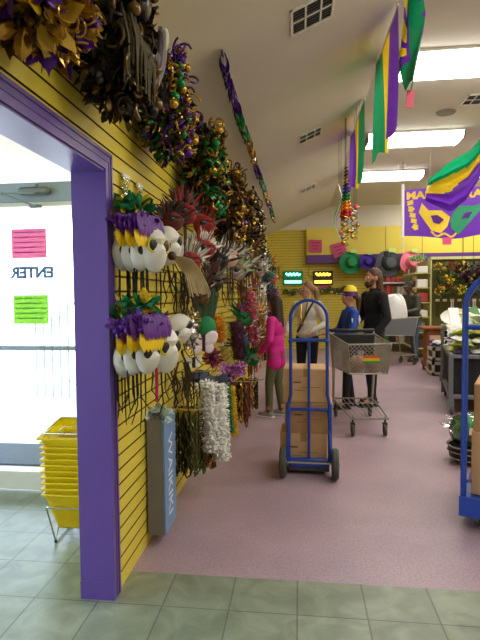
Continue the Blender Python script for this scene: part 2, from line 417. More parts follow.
# ---- outside
CONC = mat('sunlit_concrete', 'c9c6bf', .9, var=.05, scale=3)
b = MB(); b.b2((-30, YS + .05, -.12), (-1.07, 40, -.02)); b.b2((-30, -12, -.12), (-4.3, YS + .05, -.02)); struct(b.build('ground', CONC, smooth=False))
b = MB(); b.b2((-3.9, YS + .06, 2.86), (-1.07, 15, 3.0)); struct(b.build('trim_3', mat('canopy_pink', 'cdbfc2', .8), smooth=False))
b = MB(); b.bevbox((-2.5, 4.50, -.012), (1.7, .62, .018), .008); tag(b.build('pavement_strip', mat('rough_dark_grey', '3a4350', .9, bump=.4, scale=200)), 'dark grey strip lying on the pavement outside the entrance', 'mat')  # thin dark grey slab laid flat on the pavement
p = at_y(60, 315, 7.2); b = MB()
t = thing('railing', 'pale railing of thin uprights on the pavement outside, behind the entrance glass', 'railing', (p.x + .1, 7.2, -.02))
for i in range(8): b.tube([(-.5 + i * .13, 0, 0), (-.5 + i * .13, 0, 1.42)], .014, 6)
b.build('baluster', ALU, t); b = MB(); b.tube([(-.52, 0, 1.43), (.45, 0, 1.43)], .02, 6); b.tube([(-.52, 0, .2), (.45, 0, .2)], .016, 6); b.build('rail', ALU, t)

# ================================================================ CEILING FITTINGS
LENS = bpy.data.materials.new('lamp_lens'); LENS.use_nodes = True
q = LENS.node_tree.nodes['Principled BSDF']; q.inputs['Base Color'].default_value = (.9, .9, .9, 1)
q.inputs['Emission Color'].default_value = (1, .965, .88, 1); q.inputs['Emission Strength'].default_value = LAMP
cols = [(1.03, 'in the left row'), (2.92, 'in the middle row'), (4.81, 'in the right row')]
rows = [(5.60, 'nearest the front in view'), (8.15, 'second from the front'), (10.55, 'third from the front, nearest the flag'), (3.15, 'just out of frame at the front'), (.7, 'unseen, added to brighten the entrance')]  # front rows out of view are added to light the foreground
proto = None
for cx, cn in cols:
    for ry, rn in (rows if cx < 4 else rows[:4]) + ([(13.0, 'added at the far end to brighten it')] if cx > 2 else []):  # the far row is added to brighten the back of the store
        lab = 'flush fluorescent ceiling light %s, %s' % (cn, rn)
        if proto is None:
            proto = thing('ceiling_light', lab, 'ceiling light', (cx + .71, ry, ZC), 0, 'fluorescent lights on the flat ceiling')
            b = MB(); b.b2((-.71, -.30, -.025), (.71, .30, 0)); b.build('housing', WHT, proto, False)
            LP_ = lambda v: (-.27 * math.cos(PI * v), -.025 - .10 * math.sin(PI * v) ** .55)
            b = MB(); b.grid(lambda u, v: (-.69 + 1.38 * u,) + LP_(v), 1, 12)
            b.build('lens', LENS, proto, False)
            b = MB(); b.b2((-.71, -.28, -.13), (-.69, .28, -.025)); b.build('end_cap', mat('lamp_end', '6c6a62', .6), proto, False); b = MB(); b.b2((.69, -.28, -.13), (.71, .28, -.025)); b.build('end_cap', mat('lamp_end', '6c6a62', .6), proto, False)
        else: copy_tree(proto, (cx + .71, ry, ZC), None, lab)
# vents on the slope
ang = math.atan2(ZC - ZL, XC - WX)
VD = mat('vent_dark', '26221e', .8)
def vent(px, py, s, label, flat=False):
    p = None
    if flat: p = at_z(px, py, ZC)
    else:
        d = ray(px, py); n = Vector((-math.sin(ang), 0, math.cos(ang))); p0 = Vector((WX, 0, ZL)); tt = (p0 - EYE).dot(n) / d.dot(n); p = EYE + d * tt
    t = thing('ceiling_vent', label, 'vent', p, 0, None, (0, 0 if flat else -ang, 0))
    q = MB(); w = s / 2
    for a in ((-w, -w, w, -w + .02), (-w, w - .02, w, w), (-w, -w, -w + .02, w), (w - .02, -w, w, w)): q.b2((a[0], a[1], -.014), (a[2], a[3], 0))
    q.b2((-w, -.008, -.012), (w, .008, 0)); q.b2((-w * .35, -w, -.012), (-w * .35 + .014, w, 0)); q.b2((w * .35, -w, -.012), (w * .35 + .014, w, 0)); q.build('frame', WHT, t, False)
    q = MB(); q.b2((-w + .02, -w + .02, -.004), (w - .02, w - .02, 0)); q.build('backing', VD, t, False)
    q = MB(); 
    for i in range(9):
        y = -w + .03 + i * (s - .06) / 8; q.box((0, y, -.007), (s - .05, .012, .002), Matrix.Rotation(.6, 3, 'X'))
    q.build('louvre', CL, t, False)
vent(312, 13, .36, 'large square ceiling vent on the sloping ceiling, nearest the viewer')
vent(310, 135, .34, 'middle of the three vents on the sloping ceiling')
vent(308, 188, .34, 'farthest and smallest of the three vents on the sloping ceiling')
vent(478, 99, .34, 'dark ceiling vent on the flat ceiling right of the nearest light', True)
p = at_z(446, 112, ZC); b = MB(); b.lathe([(0, -.02), (.12, -.018), (.13, 0)], 20); o = b.build('ceiling_speaker', mat('speaker_grille', '857f76', .7)); o.location = p; tag(o, 'small round ceiling speaker grille between the first two lights', 'speaker')
p = at_z(402, 165, ZC); t = thing('smoke_detector', 'small white smoke detector on the ceiling beside the third light', 'smoke detector', p)
b = MB(); b.lathe([(0, -.05), (.05, -.048), (.07, -.03), (.08, 0)], 20); b.build('cover', WHT, t); b = MB(); b.lathe([(.03, -.052), (.034, -.056), (.038, -.05)], 16); b.build('ring', CL, t)

# ---- banners hanging along the ceiling crease
def cloth(fn, nu, nv, name, mats, parent, kf):
    b = MB(); b.grid(fn, nu, nv, kf); return b.build(name, mats, parent)
def crease_banner(label, y0, y1, x, z0, hn, hf, order, seed, name='fabric_banner'):
    t = thing(name, label, 'banner', (x, y0, z0))
    r_ = random.Random(seed); ph = r_.uniform(0, 6)
    def fn(u, v):   # u along, v down
        h = hn + (hf - hn) * u
        return (.0 - .015 * u + .022 * math.sin(u * 9 + ph + v * 2) * (.3 + v) + .012 * v * math.sin(u * 23), (y1 - y0) * u + .06 * v * math.sin(u * 6 + 1), -h * v - .05 * math.sin(PI * u) - .03 * math.sin(u * 14) * v)
    b = MB(); b.grid(fn, 36, 14, lambda u, v: 0 if u < .30 else (1 if u < .66 else 2)); b.build('cloth', order, t)
    q = MB(); q.tube([fn(i / 12, 0) for i in range(13)], .010, 6); q.build('hem', MWH, t)
    q = MB(); q.tube([(0, .02, -.0), (0, .02, .03)], .004, 4); q.tube([(0, y1 - y0 - .02, 0), (0, y1 - y0 - .02, .03)], .004, 4); q.build('string', BLK, t)
crease_banner('nearest purple, yellow and green striped fabric banner hanging from the ceiling crease', 4.42, 5.50, .82, 3.92, .98, 1.0, [SATP, SATY, SATG], 1)
crease_banner('second purple, yellow and green striped banner, between the near banner and the bead strings', 6.45, 7.9, .80, 3.92, .95, .80, [SATG, SATY, SATP], 4)
# foil garland hung in a line under the slope, left
def slope_z(x): return ZL + (x - WX) * (ZC - ZL) / (XC - WX)
def slope_hit(px, py, drop=0.0):
    n = Vector((-math.sin(ang), 0, math.cos(ang))); p0 = Vector((WX, 0, ZL - drop)); d = ray(px, py); return EYE + d * ((p0 - EYE).dot(n) / d.dot(n))
p0 = slope_hit(222, 50, .02); p1 = slope_hit(275, 218, .02)
t = thing('foil_garland', 'long narrow metallic purple, green and gold foil garland strung under the sloping ceiling', 'garland', p0)
L_ = (p1 - p0); N_ = 200; q = MB(); r_ = random.Random(3)
for i in range(N_ * 4):
    u = (i + r_.random()) / (N_ * 4); p = L_ * u; k = [0, 1, 2][int(u * 9) % 3] if r_.random() < .75 else 3
    sag = .05 * math.sin(PI * ((u * 4) % 1))
    q.leaf(p + Vector((r_.uniform(-.015, .015), 0, -sag)), (r_.uniform(-.2, .2), r_.uniform(-.5, .5), -1), (r_.uniform(-1, 1), r_.uniform(-1, 1), 0), .11 + .03 * r_.random(), .04, r_.uniform(-.2, .2), k)
q.grid(lambda u, v: tuple(L_ * u + Vector((.01 * math.sin(u * 160), 0, -.13 * v - .05 * math.sin(PI * ((u * 4) % 1))))), 90, 3, lambda u, v: [0, 1, 2][int(u * 9) % 3])
q.build('foil_fringe', [FP, FG, FGO, SIL], t)
q = MB(); q.tube([L_ * (i / 12) - Vector((0, 0, .05 * math.sin(PI * ((i / 3) % 1)))) for i in range(13)], .008, 5); q.build('cord', FGO, t)

# third banner, hanging loosely top right with a pink tag
p = at_z(412, -20, 3.95); yb = p.y; yb = 3.75
def V3(px, py, y): return at_y(px, py, y)
t = thing('fabric_banner', 'twisted green banner with purple and yellow scallops and a pink price tag at its tip', 'banner', V3(412, -22, yb))
o0 = Vector(t.location)
TL = [(408, -22, 22), (411, 0, 16), (412, 25, 16), (410, 50, 14), (410, 70, 10), (410, 88, 4)]
def strip(u, v):
    i = min(int(u * 5), 4); f = u * 5 - i; a, c = TL[i], TL[i + 1]
    cx = a[0] + (c[0] - a[0]) * f; cy = a[1] + (c[1] - a[1]) * f; w = a[2] + (c[2] - a[2]) * f
    s = v - .5; P_ = V3(cx, cy, yb) - o0; W_ = w * yb / 500 * 1.15
    return (P_.x + s * W_ , P_.y + .10 * math.sin(s * 5 + u * 5), P_.z + .02 * math.sin(v * 7))
q = MB(); q.grid(strip, 40, 10, lambda u, v: (1 if v < .32 and u < .62 and math.sin(u * 34) > -.55 else (2 if (v < .5 and u < .72) or (v > .8 and math.sin(u * 40) > .5) else 0))); q.build('cloth', [SATG, SATY, SATP], t)
tg = MB(); P_ = V3(410, 99, yb) - o0; tg.box(P_, (.055, .004, .12), Matrix.Rotation(.12, 3, 'Y')); tg.build('price_tag', mat('salmon_card', 'e0607c', .6), t, False)

# bead strings, narrow edge-on banners and swirl ornaments
yb = 6.9; top = at_y(346, 168, yb); t = thing('bead_string', 'vertical string of rainbow coloured baubles hanging from the ceiling crease', 'bead string', (top.x, yb, top.z))
BB = mat('blue_bead', '1d3ea8', .25, .3); OB = mat('orange_bead', 'e07818', .25, .3); RB = mat('red_bead', 'b01818', .25, .3)
q = MB(); q.tube([(0, 0, 3.93 - top.z), (0, 0, -.62)], .004, 4); q.build('cord', BLK, t)
for i, mm in enumerate([BLK, BLK, FP, FGO, FGO, FP, BB, BB, FG, FG, FGO, OB, OB, RB, RB]):
    q = MB(); s_ = .012 + .0022 * i; q.sphere((0, 0, 0), (s_ * 1.2, s_ * 1.2, s_), 10, 6); q.sphere((s_ * 1.2, 0, .01), s_ * .7, 8, 5); q.sphere((-s_ * 1.2, 0, -.01), s_ * .7, 8, 5)
    q.build('bauble', mm, t, loc=(0, 0, -.045 * i))
for j, (px, py0, py1, mm, lab) in enumerate([(339, 182, 238, [SATG, SATY, SATP], 'narrow green, yellow and purple pennant hanging edge-on left of the rainbow beads')]):
    a = at_y(px, py0, 7.8); c = at_y(px, py1, 7.8); t = thing('pennant', lab, 'pennant', a); h = a.z - c.z
    q = MB(); q.grid(lambda u, v: (-.03 + .06 * v + .05 * math.sin(u * 7), .3 * v, -h * u), 12, 6, lambda u, v: 0 if v < .34 else (1 if v < .6 else 2)); q.build('cloth', mm, t)
    q = MB(); q.tube([(0, 0, 0), (0, 0, slope_z(a.x) - a.z - .01)], .004, 4); q.build('string', BLK, t)
for j, (px, py, lab) in enumerate([(345, 228, 'gold and black wire swirl ornament hanging under the rainbow beads'), (354, 222, 'gold spiral ornament with hearts hanging just right of the rainbow beads')]):
    y = 6.9 + .05 * j; a = at_y(px, py, y); t = thing('swirl_ornament', lab, 'ornament', a)
    q = MB(); q.tube([(.045 * math.cos(i * .9), .045 * math.sin(i * .9), .24 - i * .018) for i in range(28)], .007, 5); q.build('spiral', FGO if j == 0 else SIL, t)
    q = MB(); q.tube([(.04 * math.cos(-i * .8 + 1), .04 * math.sin(-i * .8), .22 - i * .018) for i in range(26)], .006, 5); q.build('black_spiral', BLK, t)
    q = MB(); q.tube([(0, 0, .24), (0, 0, 3.93 - a.z)], .003, 4); q.build('cord', BLK, t)
    for k in range(6):
        q = MB(); q.sphere((0, 0, 0), (.03, .01, .028), 8, 5); q.build('sequin_disc', [FGO, SIL, FGO][k % 3], t, loc=(.05 * math.cos(k * 2.1), .05 * math.sin(k * 2.1), .2 - k * .08))
for j, (px, py, lab) in enumerate([(341, 233, 'small red pom at the tip of the edge-on pennant'), (356, 207, 'red tassel bauble beside the gold spiral ornament')]):
    a = at_y(px, py, 7.75 if j == 0 else 6.7); t = thing('pom', lab, 'ornament', a); q = MB(); q.sphere((0, 0, 0), (.03, .03, .035), 10, 6); q.build('ball', mat('pink_red', 'e0506c', .6), t)
    q = MB(); q.tube([(0, 0, .03), (0, 0, min(3.94, slope_z(a.x)) - a.z)], .003, 4); q.build('cord', BLK, t)

# ---- MARDI GRAS flag with its pole and the swag of cloth
yf = 9.6
A = at_y(404, 190, yf); B = at_y(497, 187, yf); Cc = at_y(404, 236, yf)
FW = B.x - A.x; FH = A.z - Cc.z
t = thing('party_flag', 'purple MARDI GRAS flag with yellow script and a yellow and green mask', 'flag', (A.x, yf, Cc.z))
fl = lambda u, v: (FW * u, .04 * math.sin(u * 12) + .03 * math.sin(u * 5 + v * 2), FH * v - .05 * math.sin(PI * u) * (1 - v) + .02 * math.sin(u * 9))
q = MB(); q.grid(fl, 40, 20); q.build('field', SATP, t)
FTY = mat('flag_yellow', 'e2c02c', .6); FTG = mat('flag_green', '1c8a60', .6)
def on_flag(o):
    for v in o.data.vertices:
        u = v.co.x / FW; w = v.co.z / FH; p = fl(u, w); v.co.x = p[0]; v.co.y = p[1] - .012 + (v.co.y * .3); v.co.z = p[2]
def flag_shape(pts, m_, name, wdt=None):
    b = MB()
    if wdt: b.tube([(x * FW, 0, z * FH) for x, z in smoothline2(pts)], wdt, 5)
    o = b.build(name, m_, t); on_flag(o); return o
def smoothline2(pts): return [(p.x, p.z) for p in smoothline([(x, 0, z) for x, z in pts], 5)]
for body, x, z, s_ in (('MARDI', .24, .86, .17), ('GRAS', .73, .86, .17)):
    o = text('flag_lettering', body, s_ * FH * 1.25, FTY, t, (0, 0, 0), rot=(0, 0, 0), sx=1.25, bold=.008)
    for v in o.data.vertices: v.co = Vector((v.co.x + x * FW, -v.co.z, v.co.y + z * FH))
    on_flag(o)
for sgn, ox in ((1, .03), (-1, .97)):
    for k in range(5):
        z0_ = .76 - .13 * k; x0_ = ox + sgn * (.045 + .014 * k); pts = [(x0_ + .032 * math.cos(a * 1.9 + k), z0_ - .017 * a) for a in [i * .8 for i in range(8)]]
        flag_shape(pts, FTY, 'script_line', .017)
def blob(pts, m_, name, off):
    b = MB(); n = len(pts); cx = sum(p[0] for p in pts) / n; cz = sum(p[1] for p in pts) / n
    b.add([(cx * FW, off, cz * FH)] + [(x * FW, off, z * FH) for x, z in pts], [(0, i + 1, (i + 1) % n + 1) for i in range(n)]); o = b.build(name, m_, t); on_flag(o); return o
ell = lambda cx, cz, rx, rz, a=0, n=18: [(cx + rx * math.cos(i * 2 * PI / n) * math.cos(a) - rz * math.sin(i * 2 * PI / n) * math.sin(a), cz + rx * math.cos(i * 2 * PI / n) * math.sin(a) + rz * math.sin(i * 2 * PI / n) * math.cos(a)) for i in range(n)]
blob([(.20, .70), (.27, .55), (.40, .56), (.50, .44), (.47, .24), (.40, .10), (.30, .14), (.24, .3), (.17, .5)], FTY, 'printed_mask', -.02)
blob([(.50, .36), (.52, .20), (.60, .08), (.72, .30), (.84, .56), (.92, .68), (.74, .62), (.60, .66), (.53, .52)], FTG, 'printed_mask', -.02)
blob([(.29, .44), (.36, .46), (.43, .38), (.38, .28), (.32, .30)], SATP, 'mask_eye', -.05); blob([(.62, .40), (.66, .50), (.74, .50), (.70, .38)], SATP, 'mask_eye', -.05)
flag_shape([(.30, .12), (.36, .03), (.44, .10), (.52, .04), (.58, .12)], FTY, 'script_line', .018)
q = MB(); q.tube([(-.02, 0, -.03), (-.02, 0, FH + .1)], .028, 8); q.build('white_sleeve', WHT, t)
q = MB(); q.tube([(-.02, 0, FH + .1), (-.02, 0, 3.94 - Cc.z)], .004, 4); q.tube([(FW, 0, FH), (FW, 0, 3.94 - Cc.z)], .004, 4); q.build('string', BLK, t)
q = MB(); q.box((FW * .47, -.02, -.11), (.16, .01, .13)); q.build('price_tag', PINK, t, False)
q = MB(); q.tube([(-.01, 0, -.03), (0, 0, -.3)], .012, 5); q.build('tie', MWH, t)
# the swag
ys = 7.6
t = thing('cloth_swag', 'draped green, yellow and purple cloth swag hanging down in front of the flag', 'swag', at_y(480, 130, ys)); o0 = Vector(t.location)
top_ = [(516, 112), (490, 128), (470, 150), (448, 163), (428, 180)]
bot_ = [(516, 150), (486, 168), (466, 200), (450, 212), (425, 201)]
def sw(u, v):
    i = min(int(u * 4), 3); f = u * 4 - i
    a = Vector(top_[i]).lerp(Vector(top_[i + 1]), f); c = Vector(bot_[i]).lerp(Vector(bot_[i + 1]), f); p = a.lerp(c, v)
    P_ = at_y(p.x, p.y, ys + .12 * math.sin(v * 9) * (.4 + u) + .05 * math.sin(v * 20 + u * 5)) - o0; return P_
q = MB(); q.grid(sw, 30, 30, lambda u, v: 0 if v < .30 + .05 * math.sin(u * 6) else (1 if v < .60 - .1 * (1 - u) + .04 * math.sin(u * 9) else 2)); q.build('cloth', [SATG, SATY, SATP], t)
P_ = at_y(500, 120, ys) - o0; q = MB(); q.tube([P_, (P_.x, P_.y, 3.94 - o0.z)], .004, 4); P2 = at_y(430, 183, ys) - o0; q.tube([P2, (P2.x, P2.y, 3.94 - o0.z)], .002, 4); q.build('string', MWH, t)

# ================================================================ BACK WALL
def led(px0, py0, px1, py1, panel, glow, lab, border):
    a = at_y(px0, py0, YB - .06); c = at_y(px1, py1, YB - .06); w_, h_ = c.x - a.x, a.z - c.z
    t = thing('led_sign', lab, 'sign', ((a.x + c.x) / 2, YB, (a.z + c.z) / 2))
    q = MB(); q.bevbox((0, -.03, 0), (w_, .06, h_), .012); q.build('case', panel, t, False)
    g = mat('led_' + border, glow, .5, emit=3.5)
    q = MB(); q.bevbox((0, -.066, -h_ * .27), (w_ * .84, .012, h_ * .2), .004); q.build('led_bar', g, t, False)
    q = MB()
    pts = [(-w_ * .36 + w_ * .72 * i / 20, -.066, h_ * .25 + h_ * .07 * math.sin(i * 1.3)) for i in range(21)]
    q.tube(pts, h_ * .075, 6); q.build('led_script', g, t)
    q = MB(); q.tube([(-w_ / 2, -.02, 0), (-w_ * .75, -.02, .1), (-w_ * .7, -.02, .3)], .008, 5); q.build('cable', BLK, t)
led(283, 271, 303, 285, mat('led_green_panel', '0c6a4a', .4, emit=.25), '7cf7d8', 'glowing green LED sign on the yellow back wall', 'green')
led(313, 271, 333, 285, mat('led_dark_panel', '3a0f0c', .4), 'ffe040', 'glowing yellow LED sign with dark red panel on the back wall', 'amber')
# tinsel along the wall
a = at_y(283, 291, YB - .08); c = at_y(352, 288, YB - .08); t = thing('tinsel_garland', 'green and gold tinsel garland strung along the back wall below the LED signs', 'garland', a)
q = MB(); D = c - a
for i in range(700):
    u = rnd.random(); p = D * u + Vector((0, 0, -.06 * abs(math.sin(u * 14)))); q.leaf(p, (rnd.gauss(0, 1), rnd.gauss(0, .4), rnd.gauss(0, 1)), (rnd.gauss(0, 1), 1, 0), .10, .03, .2, rnd.choice((0, 1, 2, 3)))
q.build('tinsel', [FG, FGO, FBR, SIL], t); q = MB(); q.tube([D * (i / 20) + Vector((0, 0, -.06 * abs(math.sin(i / 20 * 14)))) for i in range(21)], .012, 5); q.build('cord', FG, t)
# price cards and hats on the fascia
def card(px0, py0, px1, py1, tilt, lab, y=YB - .36, m_=PINK, hang=True):
    a = at_y(px0, py0, y); c = at_y(px1, py1, y); w_, h_ = c.x - a.x, a.z - c.z
    t = thing('price_card', lab, 'sign', ((a.x + c.x) / 2, y, (a.z + c.z) / 2))
    q = MB(); q.bevbox((0, 0, 0), (w_, .04, h_), .004, Matrix.Rotation(tilt, 3, 'Y')); q.build('card', m_, t, False)
    q = MB(); R_ = Matrix.Rotation(tilt, 3, 'Y')
    for i in range(3): q.box(R_ @ Vector((0, -.021, h_ * (.25 - .25 * i))), (w_ * (.6 - .1 * i), .002, h_ * .07), R_)
    q.build('print', mat('magenta_print', 'b02868', .6), t, False)
card(309, 240, 322, 252, .05, 'square pink price card left on the yellow fascia')
card(332, 243, 346, 257, -.3, 'tilted pink price card right of the square one, under the hanging ornaments')
card(320, 284, 328, 289, 0, 'small pink tag under the yellow LED sign', YB - .03)
def hat(px, py, rpx, m_, band, lab, y=YB - .5, tag_=True, tx=.35, crown=.5):
    c = at_y(px, py, y); R_ = rpx * y / 500
    t = thing('sun_hat' if crown > .4 else 'party_hat', lab, 'hat', c, 0, None, (PI / 2 - .15, 0, tx))
    q = MB(); q.lathe([(R_ * 1.0, .02), (R_ * .98, .035), (R_ * .8, .0), (R_ * .5, .01), (R_ * .48, -.0)], 28, sy=.94)
    vs = q.v; q.v = [(x, yy, z + .03 * math.sin(math.atan2(yy, x) * 3)) if math.hypot(x, yy) > R_ * .7 else (x, yy, z) for x, yy, z in vs]
    q.build('brim', m_, t)
    q = MB(); q.lathe([(R_ * .48, 0), (R_ * .45, R_ * .3), (R_ * .38, R_ * .5), (R_ * .15, R_ * .56), (0, R_ * .54)], 24, sy=.94); q.build('crown', m_, t)
    q = MB(); q.lathe([(R_ * .495, .01), (R_ * .475, R_ * .18)], 24, sy=.94); q.build('band', band, t); q = MB(); q.tube([(0, R_ * .6, 0), (0, R_ * .7, -.30)], .006, 5); q.build('hook', CHR, t)
    if tag_:
        q = MB(); q.box((R_ * .3, R_ * .95, .06), (R_ * .55, R_ * .3, .006)); q.build('price_tag', mat('lime_tag', 'a9c86c', .6), t, False)
hat(350, 263, 12, GREENF, FGO, 'bright green felt hat hanging leftmost under the purple stripe')
hat(367, 262, 8.5, mat('purple_felt', '3d2090', .8), FP, 'small purple felt hat hanging beside the green one')
hat(388, 264, 14, mat('grey_plush', '4c5054', .9, bump=.6, scale=60), BLK, 'large dark grey plush hat with floppy brim')
hat(411, 263, 12.5, mat('pink_felt', 'd87888', .8), PINK, 'dusty pink hat hanging rightmost under the purple stripe')
t = thing('top_hat', 'charcoal crown of a stacked hat peeking above the grey plush hat', 'hat', at_y(387, 258, YB - .42))
q = MB(); q.lathe([(0, .16), (.10, .15), (.12, .02), (.2, 0), (.21, -.02)], 20); q.build('crown', mat('charcoal_felt', '33373a', .9), t); q = MB(); q.lathe([(.121, .03), (.121, .06)], 20); q.build('band', BLK, t)

# back shelving with mixed stock
SHM = mat('cream_shelf', 'd8d0a4', .5)
def shelf_unit(name, lab, x0, x1, y0, y1, z1, levels, open_side='-y'):
    t = thing(name, lab, 'shelving', ((x0 + x1) / 2, (y0 + y1) / 2, 0)); w, d = (x1 - x0) / 2, (y1 - y0) / 2
    q = MB(); q.b2((-w, d - .03, 0), (w, d, z1)); q.build('back_panel', SHM, t, False)
    for s in (-1, 1):
        q = MB(); q.b2((s * w - .02, -d, 0), (s * w + .02, d, z1)); q.build('side_panel', SHM, t, False)
    for z in levels:
        q = MB(); q.b2((-w, -d, z - .03), (w, d - .03, z)); q.build('shelf', SHM, t, False)
        q = MB(); q.b2((-w + .03, -d - .012, z - .035), (w - .03, -d, z + .005)); q.build('price_rail', WHT, t, False)
    return t
bx0 = at_y(377, 300, 13.4).x; bx1 = at_y(414, 300, 13.4).x
shelf_unit('wall_shelf', 'cream shelving unit against the back wall under the hats', bx0, bx1, 13.45, 13.88, 1.98, [.25, .7, 1.1, 1.5, 1.82])
PALS = ['d8b0a0', 'c23c3c', 'e8e4dc', '8c5a34', 'b84a66', 'd8c48a', '46302a', 'e6e6e0', 'a83838', '5a7a3a']
PM = [mat('pack_' + n, h, .5) for n, h in zip(['peach', 'red', 'white', 'tan', 'rose', 'straw', 'umber', 'chalk', 'brick', 'moss'], PALS)]
nm = ['peach', 'red', 'white', 'tan', 'rose pink', 'straw', 'dark brown', 'chalk white', 'brick red', 'moss green']
lv = {1.82: 'top', 1.5: 'second', 1.1: 'third', .7: 'fourth', .25: 'bottom'}
for z, ln in lv.items():
    x = bx0 + .06; k = 0
    while x < bx1 - .12:
        w = rnd.uniform(.10, .19); i = rnd.randrange(10); h = rnd.uniform(.16, .3) if z < 1.7 else rnd.uniform(.1, .15)
        if x + w > bx1 - .03: break
        q = MB(); q.bevbox((0, 0, h / 2), (w * .92, .2, h), .012); o = q.build('stock_box', PM[i], None); o.location = (x + w / 2, 13.60 + rnd.uniform(0, .05), z + .001)
        tag(o, '%s box, %s from left on the %s shelf of the back wall unit' % (nm[i], ['first', 'second', 'third', 'fourth', 'fifth', 'sixth', 'seventh', 'eighth', 'ninth', 'tenth', 'eleventh', 'twelfth', 'thirteenth'][k], ln), 'box', 'boxes on the back wall shelving'); x += w; k += 1
# ================================================================ LEFT WALL STOCK
DISC = {}
def clump_wreath(lab, px, py, off, R, mats, seed, nleaf=420, nb=16, bm=(FP, FG, FGO), loops=14, lm=0, RX=.13, leafL=.13, leafW=.05, name='foil_wreath', spike=True, ribbon=None):
    c = on_wall(px, py, off)
    t = thing(name, lab, 'wreath', c)
    q = MB(); q.tuft((0, 0, 0), (RX, R * .95, R), nleaf * 3, leafL * .5, leafW * .62, seed, tuple(range(len(mats))), .7, .5, .15); q.v = [(max(x, -off + .006), y, z) for x, y, z in q.v]; q.build('foil_ruffle', mats, t)
    q = MB(); q.sphere((0, 0, 0), (min(RX * .75, off - .02), R * .72, R * .72), 12, 8); q.build('base', FDK, t)
    r_ = random.Random(seed + 5)
    q = MB()
    for i in range(loops * 4):
        a = r_.uniform(0, 2 * PI); rr = R * math.sqrt(r_.random()) * 1.02; cc = Vector((RX * r_.uniform(.5, 1.1), math.cos(a) * rr, math.sin(a) * rr)); s_ = R * r_.uniform(.06, .14)
        ax = Matrix.Rotation(r_.uniform(0, PI), 3, 'X') @ Matrix.Rotation(r_.uniform(0, PI), 3, 'Z')
        q.tube([cc + ax @ Vector((s_ * math.cos(k * .65), .012 * k * .4, s_ * 1.1 * math.sin(k * .65))) for k in range(9)], R * .022, 6, k=i % 2)
    q.v = [(max(x, -off + .006), y, z) for x, y, z in q.v]; q.build('mesh_ribbon_loops', [ribbon or mats[lm], mats[(lm + 1) % len(mats)]], t)
    sph = {}
    for i in range(nb):
        a = r_.uniform(0, 2 * PI); rr = R * math.sqrt(r_.random()) * .95; mm = bm[i % len(bm)]; k = r_.randrange(2)
        if (mm.name, k) not in sph:
            q = MB(); s_ = R * (.085 if k else .06); q.sphere((0, 0, 0), s_, 10, 7); q.tube([(0, 0, s_ * .9), (0, 0, s_ * 1.25)], s_ * .25, 6); o = q.build('bauble', mm, t); sph[(mm.name, k)] = o
        else: o = sph[(mm.name, k)].copy(); COL.objects.link(o)
        o.location = (RX * r_.uniform(.75, 1.15), math.cos(a) * rr, math.sin(a) * rr)
    q = MB(); q.tube([(-off + .0, 0, R * .8), (0, 0, R * .8), (.03, 0, R * .95)], .006, 5); q.build('hook', CHR, t)
    return t
t = clump_wreath('purple and gold mesh wreath with curled ribbons over the entrance opening', 36, -10, .15, .16, [FP, FGO, FGO], 11, 260, 8, (FGO, FP), 20, 1, leafL=.16, leafW=.08, ribbon=mat('gold_mesh_ribbon', 'c09a34', .4, .3, trans=.3))
q = MB()
for i in range(7): q.tuft((.06, -.09 + .02 * (i % 3), -.06 + .02 * i - .05), .05, 9, .09, .06, 60 + i, (0, 1), .6)
q.build('gold_mesh_petals', [mat('gold_mesh_ribbon', ''), FY], t)
q = MB(); q.tuft((.06, .06, -.03), (.05, .07, .08), 90, .05, .035, 91, (0,), .7); q.build('purple_curls', [PUR], t)
t = clump_wreath('big dark brown and bronze wreath with hanging tassels above the purple door frame corner', 116, 42, .17, .30, [FDK, FDK, FBR, FDK], 23, 520, 14, (FBR, FDK, FBR), 20, 0, leafL=.11, leafW=.05, ribbon=FBR)
# tassels of olive mesh, a pale grey ring, masks tucked in the dark wreath
q = MB()
for j in range(34):
    x = .10 + .03 * math.sin(j * 2.1); y = -.20 + .0085 * j; q.tube([(x, y, .02), (x + .03, y - .02, -.1), (x + .02, y + .02 * math.sin(j), -.20 - .05 * math.sin(j * 1.7))], .0055, 5)
q.build('tassel', mat('olive_mesh', '4d4226', .5, .3), t)
q = MB(); q.tube([(.15 + .02 * math.sin(a), .08 + .06 * math.cos(a), -.03 + .11 * math.sin(a)) for a in [i * .32 - 1.4 for i in range(11)]], [.008, .014, .019, .022, .024, .024, .022, .02, .018, .014, .01], 8); q.build('grey_horn', mat('lilac_grey_plush', '8a7f86', .8), t)
q = MB(); q.sphere((.12, -.03, .12), (.04, .05, .06), 12, 8); q.sphere((.12, .13, -.02), (.04, .04, .09), 12, 8); q.build('brown_ball', mat('umber_sheen', '3a2a28', .35), t)
q = MB(); q.tube([(.165 + .02 * math.sin(a), .075 + .06 * math.cos(a), -.025 + .11 * math.sin(a)) for a in [i * .12 + .35 for i in range(10)]], [.006, .012, .015, .016, .016, .016, .015, .013, .01, .006], 7); q.build('white_highlight_band', MWH, t)
clump_wreath('bauble wreath of purple, green and gold foil hanging right of the dark wreath', 164, 108, .15, .30, [FGO, FP, FG, FDK, FBR], 37, 520, 20, (FGO, FP, FG, FGO), 16, 0, leafL=.10, leafW=.045)
clump_wreath('gold and green foil wreath high on the wall, first past the bare slats', 206, 172, .20, .36, [FGO, FG, FBR, FDK, FDK], 41, 520, 14, (FGO, FG, FBR), 18, 0)
clump_wreath('bronze and gold foil wreath, second in the high row past the bare slats', 228, 208, .26, .38, [FBR, FGO, FBR, FDK, FDK], 43, 420, 10, (FGO, FBR, FP), 12, 0)
clump_wreath('dull brown foil wreath, third in the high row past the bare slats', 243, 222, .28, .42, [FBR, FDK, FGO, FDK], 47, 380, 14, (FGO, FBR), 10, 0)
